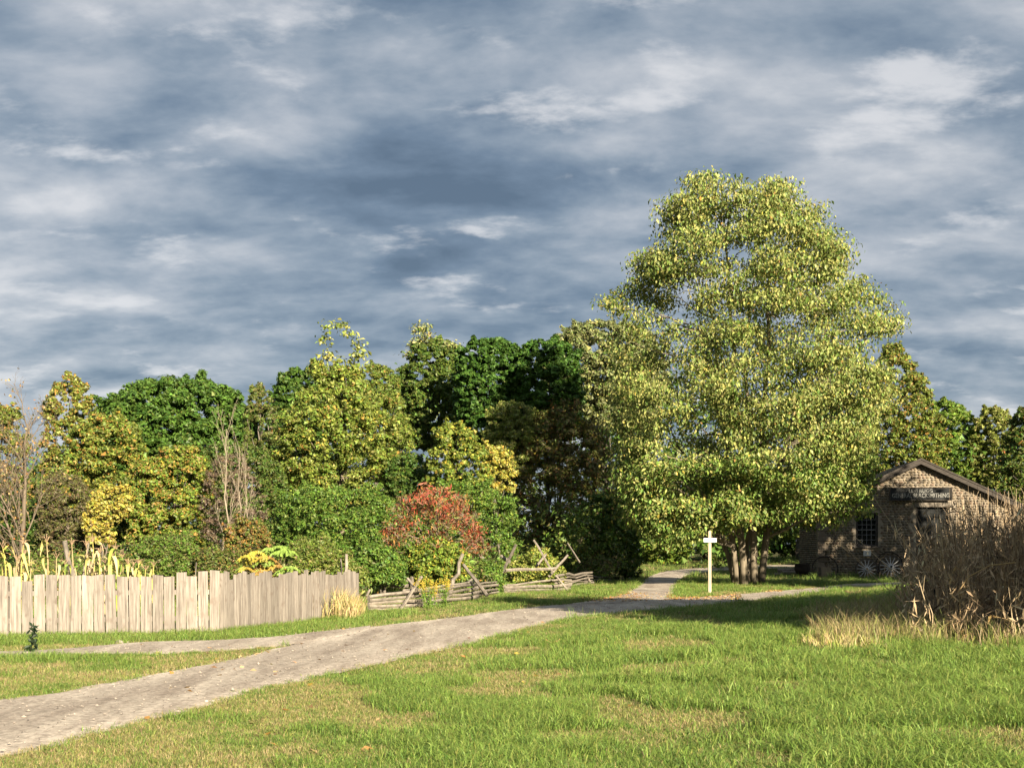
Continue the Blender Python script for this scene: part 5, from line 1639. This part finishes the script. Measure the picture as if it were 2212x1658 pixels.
# ------------------------------------------------------------------ dead stalks on the right
def dead_stalks():
    m = MB(); n = 3600
    x = rng.uniform(6.3, 13.5, n); y = rng.uniform(19.6, 30.0, n)
    px = CX + x / y * F
    keep = (px > 1945 + 130 * rng.random(n) ** 1.3) & (px < 2420) & (y > 20.6 + 1.4 * rng.random(n) - 1.2 * smooth(2060, 2200, px)); x, y, px = x[keep], y[keep], px[keep]
    n = len(x)
    for i in range(n):
        z0 = gz(x[i], y[i])
        f = smooth(1925, 2070, px[i])
        h = (1.0 + 1.35 * f) * (rng.uniform(.35, .95) if rng.random() < .68 else rng.uniform(.85, 1.16)) * (.42 + .58 * smooth(20.0, 22.6, y[i]))
        lx, ly = rng.normal(size=2) * (.14 if rng.random() < .8 else .38) * h
        br = np.array([(.42, .32, .20), (.32, .235, .145), (.54, .43, .28), (.21, .16, .105)][int(rng.integers(0, 4))]) * rng.uniform(.75, 1.2)
        p0 = np.array([x[i], y[i], z0 - .02]); p2 = p0 + [lx, ly, h]; p1 = (p0 + p2) / 2 + [rng.normal() * .05, rng.normal() * .05, .03]
        tube(m, [p0, p1, p2], [.010, .008, .003], 3, br, cap=False)
        k = int(rng.integers(5, 15))
        t = rng.uniform(.15, .9, k)
        pos = p0 + (p2 - p0) * t[:, None] + rng.normal(size=(k, 3)) * .05
        c = np.clip(br * np.array([1.1, 1.05, 1.0]) * (1 + .35 * rng.normal(size=(k, 1))), .01, .8)
        leaves(m, pos + [0, 0, -.06], rng.uniform(.10, .36, k), rng.uniform(.018, .045, k), unit(k) + [0, -.2, .1], unit(k) * .75 + [0, 0, -.8], c)
        if rng.random() < .4:
            for _ in range(3):
                s = rng.uniform(.45, .95); q = p0 + (p2 - p0) * s; d = unit(1)[0]; d[2] = abs(d[2]) + .5
                tube(m, [q, q + d * .2], [.004, .002], 3, br, cap=False)
    o = m.build('dead_stalks', MAT['dry'])
    tag(o, 'mass of brown dead stalks in front of the shop on the right', 'dead stalks', None, 'stuff')
dead_stalks()

def stalk_path(name, label, pts, y, r, plume=False, c=(.42, .30, .15), cat='stalk', group=None):
    pp = catmull([tuple(P(px, py, y)) for px, py in pts], 14) if plume else np.array([tuple(P(px, py, y)) for px, py in pts])
    base = pp[-1] if plume else pp[0]
    g = np.array([base[0], base[1], gz(base[0], base[1])])
    pp = np.vstack([pp, [g]]) if plume else np.vstack([[g], pp])
    root = tag(empty(name, g), label, cat, group)
    m = MB(); rad = np.full(len(pp), r); 
    tube(m, pp - g, rad, 5, c); m.build('stem', MAT['dry'], root)
    if plume:
        k = 190; t = rng.random(k) * 4.2; a = t.astype(int); pos = pp[a] * (1 - (t - a))[:, None] + pp[a + 1] * (t - a)[:, None]
        dirs = pp[a] - pp[a + 1]
        pm = MB(); leaves(pm, pos - g + rng.normal(size=(k, 3)) * .008, .06, .007, unit(k), nrm(dirs) * .9 + unit(k) * .8 + [0, 0, -.2], pick(pal(((.46, .33, .15), 1)), k))
        pm.build('plume', MAT['dry'], root)
stalk_path('bent_stalk', 'thick tan stalk snapped and bent over in front of the dead stalks', [(2074, 1313), (2071, 1277), (2092, 1245), (2139, 1220), (2195, 1214)], 20.7, .011)
G_FT = 'plumed grass before the dead stalks'
stalk_path('plume_grass', 'topmost arching plumed grass head before the dead stalks', [(2134, 1346), (2137, 1336), (2141, 1331), (2150, 1331), (2180, 1339), (2208, 1358)], 20.2, .004, True, cat='grass plume', group=G_FT)
stalk_path('plume_grass', 'leftmost arching plumed grass head before the dead stalks', [(2073, 1374), (2076, 1366), (2082, 1360), (2098, 1360), (2125, 1365), (2145, 1372)], 20.1, .004, True, cat='grass plume', group=G_FT)
stalk_path('plume_grass', 'lowest arching plumed grass head near the lit lawn edge', [(2078, 1386), (2080, 1377), (2087, 1370), (2102, 1368), (2130, 1376), (2150, 1388)], 20.0, .004, True, cat='grass plume', group=G_FT)
stalk_path('plume_grass', 'small plumed grass head between the leftmost and topmost ones', [(2103, 1372), (2105, 1366), (2112, 1363), (2122, 1364), (2145, 1372), (2165, 1385)], 20.3, .004, True, cat='grass plume', group=G_FT)
stalk_path('plume_grass', 'upright shaded plumed grass head left of the bent stalk', [(2050, 1360), (2049, 1345), (2051, 1337), (2057, 1333), (2064, 1338), (2068, 1360)], 20.4, .004, True, c=(.25, .18, .10), cat='grass plume', group=G_FT)
G_FL = 'small white flowers at the lawn edge'
def flower(px, py, y, label):
    t = P(px, py, y); g = Vector((t.x, t.y, gz(t.x, t.y))); root = tag(empty('white_flower', g), label, 'flower', G_FL)
    h = max(t.z - g.z, .05)
    m = MB(); tube(m, [(0, 0, 0), (.01, 0, h * .6), (0, 0, h)], [.004, .003, .003], 4, (.2, .22, .08)); m.build('stem', MAT['dry'], root)
    k = 12; a = np.arange(k) * 2 * np.pi / k; d = np.stack([np.cos(a), np.sin(a), np.full(k, .25)], -1)
    m = MB(); leaves(m, np.array([0, 0, h]) + d * .013, .026, .013, np.tile([0, -.6, 1.], (k, 1)), d, np.full((k, 3), .75)); m.build('flower_head', MAT['leaf'], root)
for px, py, y, lab in ((1988, 1360, 20.6, 'white flower tallest at the shadow edge by the dead stalks'), (2020, 1374, 20.3, 'white flower rightmost at the shadow edge by the dead stalks'), (1963, 1377, 20.5, 'white flower leftmost at the shadow edge by the dead stalks'),
                       (1543, 1400, 21.0, 'white flower alone on the lawn below the signpost'), (1900, 1298, 30.0, 'white flower in the shaded lawn before the shop wheels')):
    flower(px, py, y, lab)

# ------------------------------------------------------------------ undergrowth, far wood, litter
def undergrowth():
    mb = MB()
    n = 620
    px = rng.uniform(-120, 1330, n); y = np.where(px < 780, rng.uniform(36.5, 56, n), np.where(px < 1060, rng.uniform(43, 60, n), rng.uniform(58, 64, n)))
    x = (px - CX) / F * y
    h = rng.uniform(.45, 1.5, n) * np.where(px < 780, .5 + .8 * smooth(36, 50, y), 1.0)
    z = gh(x, y) + h * rng.uniform(.25, .8, n)
    ctr = np.stack([x, y, z], -1); rc = rng.uniform(.4, .85, n) * np.clip(h, .6, 1.2)
    clump_leaves(mb, ctr, rc, 70000, .12, .055, pal((MG, 3), (OL, 3), (BR, 1.4), (LG, .9), (YG, 1), (DG, 1.3), (OR, .25), (TAN, .3)), .8, up=.4, lw=.4)
    n2 = 420; px2 = rng.uniform(-140, 1330, n2); y2 = rng.uniform(56, 86, n2); x2 = (px2 - CX) / F * y2
    c2 = np.stack([x2, y2, gh(x2, y2) + rng.random(n2) * np.interp(y2, [56, 86], [3.2, 7.0])], -1)
    n3 = 260; px3 = rng.uniform(-140, 1330, n3); y3 = rng.uniform(58, 84, n3); x3 = (px3 - CX) / F * y3
    c2 = np.concatenate([c2, np.stack([x3, y3, gh(x3, y3) + rng.uniform(.3, 2.6, n3)], -1)]); n2 += n3
    clump_leaves(mb, c2, rng.uniform(.6, 1.2, n2), 80000, .17, .10, pal((MG, 3), (OL, 3), (DG, 1.5), (YG, .8), (BR, .4)), .8, up=.3, tri=True)
    twig_tubes(mb, ctr, rc, 4200, (.28, .22, .14), .007, 1.5)
    o = mb.build('undergrowth', MAT['leaf']); tag(o, 'tangle of green and brown weeds between the fences and the wood', 'undergrowth', None, 'stuff')
    mb = MB(); n = 420
    px = np.concatenate([rng.uniform(-150, 1700, n), rng.uniform(1760, 2400, 110)]); n = len(px)
    y = rng.uniform(88, 112, n); x = (px - CX) / F * y
    top = np.where(px < 1705, np.interp(px, [-150, 200, 560, 900, 1420], [8.0, 9.0, 12.0, 14.5, 15.5]), 9.5)
    z = rng.random(n) ** .8 * top
    ctr = np.stack([x, y, z], -1); rc = rng.uniform(1.2, 2.2, n)
    clump_leaves(mb, ctr, rc, 68000, .38, .24, pal((MG, 3), (OL, 3), (DG, 2)), .8, up=.3, tri=True)
    o = mb.build('distant_wood', MAT['leaf']); tag(o, 'far wood closing the gaps behind the nearer trees', 'wood', None, 'stuff')
undergrowth()

def litter():
    mb = MB()
    def patch(px0, px1, py0, py1, n):
        u = rng.random(n); pts = []
        for i in range(n):
            pts.append(G(rng.uniform(px0, px1), rng.uniform(py0, py1)) + Vector((0, 0, .03)))
        pos = np.array([tuple(p) for p in pts])
        leaves(mb, pos, rng.uniform(.07, .13, n), rng.uniform(.05, .08, n), unit(n) * .6 + [0, 0, 1], unit(n), pick(pal((OR, 3), (TAN, 2), (YE, .8), (BR, 2), (RD, .2)), n))
    patch(1565, 1690, 1262, 1279, 900); patch(1440, 1600, 1280, 1297, 700); patch(1250, 1400, 1280, 1301, 950); patch(1300, 1450, 1283, 1300, 160); patch(1690, 1850, 1262, 1276, 120)
    patch(300, 1900, 1300, 1500, 130); patch(300, 2150, 1400, 1640, 90)
    o = mb.build('leaf_litter', MAT['litter']); tag(o, 'fallen orange and tan leaves along the lane and under the big tree', 'leaf litter', None, 'stuff')
litter()

def pebbles():
    mb = MB()
    n = 9000
    x, y = scatter_px(n * 4, -150, 1900, 7.6, 46)
    k = in_roads(x, y); x, y = x[k][:n], y[k][:n]
    # more loose stone near the camera
    n = len(x)
    s = rng.uniform(.005, .012, n) * np.exp(rng.normal(size=n) * .35)
    oc = np.array([[1, 0, 0], [0, 1, 0], [-1, 0, 0], [0, -1, 0], [0, 0, .7], [0, 0, -.3]])
    a = rng.uniform(0, 6.28, n); R = np.stack([np.cos(a), -np.sin(a), np.sin(a), np.cos(a)], -1).reshape(n, 2, 2)
    v = oc[None] * s[:, None, None] * (1 + .25 * rng.normal(size=(n, 6, 1)))
    v[..., :2] = np.einsum('nij,nkj->nki', R, v[..., :2])
    v += np.stack([x, y, gh(x, y) + .038], -1)[:, None]
    t = np.array([(0, 1, 4), (1, 2, 4), (2, 3, 4), (3, 0, 4), (1, 0, 5), (2, 1, 5), (3, 2, 5), (0, 3, 5)])
    c = np.repeat(np.array([(.36, .32, .275)]) * rng.uniform(.5, 1.7, (n, 1)), 6, axis=0)
    mb.add(v.reshape(-1, 3), None, (np.arange(n)[:, None, None] * 6 + t).reshape(-1, 3), c)
    o = mb.build('gravel', MAT['stone']); tag(o, 'loose stones lying on the gravel lane', 'gravel', None, 'stuff')
pebbles()

def rock(px, py, w, h, label, c, name='stone', grp=None):
    g = G(px, py); m = MB(); n = 10
    a = np.linspace(0, 2 * np.pi, n, endpoint=False); rj = 1 + .14 * rng.normal(size=n)
    rings = [(1.0, -.02), (.98, h * .35), (.72, h * .8)]
    v = np.concatenate([np.stack([np.cos(a) * w * r * rj, np.sin(a) * w * .8 * r * rj, np.full(n, z) + rng.normal(size=n) * h * .05], -1) for r, z in rings] + [np.array([[0, 0, h]])])
    q = [(k * n + i, k * n + (i + 1) % n, (k + 1) * n + (i + 1) % n, (k + 1) * n + i) for k in range(2) for i in range(n)]
    t = [(2 * n + i, 2 * n + (i + 1) % n, 3 * n) for i in range(n)]
    m.add(v, q, t, c); o = m.build(name, MAT['stone'], None, True); o.location = g + Vector((0, 0, .02)); tag(o, label, 'stone', grp)
rock(258, 1391, .065, .055, 'pale stone in the grass below the board fence', (.42, .38, .32))
rock(446, 1519, .024, .018, 'left of the two white pebbles at the near lane edge', (.52, .49, .44), grp='white pebbles at the lane edge')
rock(461, 1518, .024, .017, 'right of the two white pebbles at the near lane edge', (.52, .49, .44), grp='white pebbles at the lane edge')
rock(522, 1506, .02, .015, 'single pale pebble further along the near lane edge', (.5, .46, .42), grp='white pebbles at the lane edge')
pole('weed_stalk', 'thin dark upright weed stalk at the near edge of the lane', 'weed', G(557, 1522), G(557, 1522) + Vector((.0, .01, .16)), .003, 'oldwood')
def scrap(px, py, ln, label, name, cat, c):
    g = G(px, py); m = MB()
    a = np.linspace(-1, 1, 7); v = []
    for s in (-1, 1):
        for t in a:
            v.append((t * ln, s * ln * .22 * (1 - .5 * abs(t)), .05 + .05 * t * t + .02 * s * s))
    q = [(i, i + 1, 8 + i, 7 + i) for i in range(6)]
    v2 = [(x, y, z - .02) for x, y, z in v]
    m.add(v + v2, q + [(14 + i, 21 + i, 22 + i, 15 + i) for i in range(6)] + [(i, 14 + i, 15 + i, i + 1) for i in range(6)] + [(7 + i, 8 + i, 22 + i, 21 + i) for i in range(6)], None, c)
    o = m.build(name, MAT['dry']); o.location = g; o.rotation_euler = (0, 0, .15); tag(o, label, cat)
scrap(1194, 1394, .12, 'curled tan piece of bark lying on the sunlit lawn', 'bark_piece', 'bark', (.42, .27, .12))
scrap(1843, 1284, .24, 'brown piece of wood lying on the shaded lawn before the shop', 'wood_piece', 'wood', (.22, .13, .08))

# ------------------------------------------------------------------ lawn
def tuft(nb, h, w, spread, palette, bend=.5, c_tip=1.25):
    m = MB()
    a = rng.uniform(0, 2 * np.pi, nb); r = np.sqrt(rng.random(nb)) * spread
    p0 = np.stack([r * np.cos(a), r * np.sin(a), np.full(nb, -.01)], -1)
    hh = h * rng.uniform(.45, 1.15, nb)
    b = rng.uniform(0, 2 * np.pi, nb); bd = bend * rng.uniform(.2, 1.2, nb)
    d = np.stack([np.cos(b), np.sin(b), np.zeros(nb)], -1)
    up = np.array([0, 0, 1.])
    p1 = p0 + d * (hh * bd * .28)[:, None] + up * (hh * .58)[:, None]
    p2 = p0 + d * (hh * bd * .95)[:, None] + up * (hh * (1 - .28 * bd))[:, None]
    s = np.stack([np.cos(b + 1.57 + rng.normal(size=nb) * .6), np.sin(b + 1.57 + rng.normal(size=nb) * .6), np.zeros(nb)], -1) * (w * .5 * rng.uniform(.7, 1.2, nb))[:, None]
    v = np.stack([p0 - s, p0 + s, p1 - s * .85, p1 + s * .85, p2], 1)
    bs = np.arange(nb)[:, None] * 5
    c = pick(palette, nb, jit=.2)
    m.add(v.reshape(-1, 3), bs + [0, 1, 3, 2], bs + [2, 3, 4], np.repeat(c, 5, axis=0))
    me = m.mesh('tuft', MAT['grass'])
    return bpy.data.objects.new('grass_tuft', me)

GG = (.138, .238, .036); GB = (.200, .305, .060); GY = (.295, .322, .080); GS = (.46, .36, .19); GD = (.062, .132, .025)
def lawn():
    kinds = []
    P_G = pal((GG, 3), (GB, 2.6), (GY, 1.2), (GD, 2), (GS, .6)); P_Y = pal((GB, 2), (GY, 2.6), (GG, 1.8), (GS, 1.7), (GD, .6)); P_S = pal((GS, 3.4), (GY, 1.8), (GB, 1.2), (BR, .6))
    for k in range(3): kinds.append(tuft(26, .075, .0045, .08, P_G, 1.0))
    for k in range(3): kinds.append(tuft(26, .07, .0045, .08, P_Y, 1.0))
    for k in range(3): kinds.append(tuft(24, .065, .0042, .08, P_S, 1.1))
    for k in range(3): kinds.append(tuft(24, .155, .006, .10, pal((GB, 3.5), (GG, 2.5), (GY, 1.0), (GD, 1.2), (GS, .35)), 1.35))
    for k in range(3): kinds.append(tuft(18, .30, .006, .10, pal((GS, 2.2), (GY, 2), (BR, 1.6), (GG, 1)), .8))
    coll = bpy.data.collections.new('grass_tufts')
    for i, o in enumerate(kinds):
        o.name = 'grass_tuft_%02d' % i
        coll.objects.link(o)
    xs, ys, sc = [], [], []
    for n, y0, y1, s in ((56000, 7.4, 15, 1.0), (56000, 15, 28, 1.15), (60000, 28, 62, 1.6), (12000, 62, 125, 2.6)):
        x, y = scatter_px(n, -170, 2390, y0, y1)
        xs.append(x); ys.append(y); sc.append(np.full(n, s))
    x = np.concatenate(xs); y = np.concatenate(ys); s = np.concatenate(sc)
    px = CX + x / y * F
    keep = ~in_roads(x, y)
    # worn, thin grass right along the lane edges is handled by the ragged road edge; nothing grows inside the shop
    inv = np.array(SHOP_M.inverted())
    lx = inv[0, 0] * x + inv[0, 1] * y + inv[0, 3]; ly = inv[1, 0] * x + inv[1, 1] * y + inv[1, 3]
    keep &= ~((lx > -.1) & (lx < 12) & (ly > -.05) & (ly < 9))
    keep &= ~((y > 58) & (px < 1360))
    x, y, s, px = x[keep], y[keep], s[keep], px[keep]
    n = len(x)
    dry = fbm(x * .95 + 3, y * .8 + 8, 4) + .16 * (fbm(x * 2.5, y * 2.5, 3) - .5)
    left = smooth(.5, -3.5, x + (y - 9) * .12) * smooth(20, 12, y)
    dry = dry + .13 * left + .06 * smooth(4, -2, x) - .018
    r = rng.random(n)
    dr = dry + rng.normal(size=n) * .085
    kind = np.where(dr > .555, 2, np.where(dr > .49, 1, 0))
    kind = np.where(r < .25, rng.integers(0, 2, n), kind)
    tall = fbm(x * .8 + 20, y * .8, 3) + .22 * smooth(-1.0, 3.5, x) * smooth(24, 16, y) - .05
    kind = np.where((rng.random(n) < .6 * smooth(.40, .68, tall)) & (dry < .60), 3, kind)
    verge = (y > 20) & (px < 800) & (y < 33)
    kind = np.where(verge & (rng.random(n) < .25), 3, kind)
    bx = smooth(1690, 1850, px) * smooth(18.6, 20.6, y) * smooth(30, 26, y)
    kind = np.where(rng.random(n) < .15 * bx, 4, kind)
    idx = kind * 3 + rng.integers(0, 3, n)
    scl = s * rng.uniform(.65, 1.4, n) * (.85 + .4 * smooth(-1.0, 3.5, x))
    scl = np.where((y > 30) & (kind != 4), scl * .85, scl)
    scl = np.where((kind == 4) & (px < 1760), scl * .7, scl)
    z = gh(x, y)
    me = bpy.data.meshes.new('grass')
    me.vertices.add(n); me.vertices.foreach_set('co', np.stack([x, y, z], -1).astype(np.float32).ravel())
    rot = np.stack([rng.normal(size=n) * .12, rng.normal(size=n) * .12, rng.uniform(0, 6.283, n)], -1)
    a = me.attributes.new('rot', 'FLOAT_VECTOR', 'POINT'); a.data.foreach_set('vector', rot.astype(np.float32).ravel())
    a = me.attributes.new('scl', 'FLOAT', 'POINT'); a.data.foreach_set('value', scl.astype(np.float32))
    a = me.attributes.new('idx', 'INT', 'POINT'); a.data.foreach_set('value', idx.astype(np.int32))
    o = bpy.data.objects.new('grass', me); COL.objects.link(o)
    tag(o, 'rough green and straw-patched lawn grass', 'grass', None, 'stuff')
    ng = bpy.data.node_groups.new('grass_scatter', 'GeometryNodeTree')
    ng.interface.new_socket('Geometry', in_out='INPUT', socket_type='NodeSocketGeometry')
    ng.interface.new_socket('Geometry', in_out='OUTPUT', socket_type='NodeSocketGeometry')
    gi = ng.nodes.new('NodeGroupInput'); go = ng.nodes.new('NodeGroupOutput')
    ip = ng.nodes.new('GeometryNodeInstanceOnPoints')
    ci = ng.nodes.new('GeometryNodeCollectionInfo')
    ci.inputs['Collection'].default_value = coll; ci.inputs['Separate Children'].default_value = True; ci.inputs['Reset Children'].default_value = True
    def named(nm, t):
        k = ng.nodes.new('GeometryNodeInputNamedAttribute'); k.data_type = t; k.inputs['Name'].default_value = nm
        return [q for q in k.outputs if q.enabled and q.name == 'Attribute'][0]
    L = ng.links.new
    L(gi.outputs[0], ip.inputs['Points']); L(ci.outputs[0], ip.inputs['Instance'])
    ip.inputs['Pick Instance'].default_value = True
    L(named('idx', 'INT'), ip.inputs['Instance Index']); L(named('rot', 'FLOAT_VECTOR'), ip.inputs['Rotation'])
    L(named('scl', 'FLOAT'), ip.inputs['Scale'])
    L(ip.outputs[0], go.inputs[0])
    md = o.modifiers.new('grass', 'NODES'); md.node_group = ng
lawn()
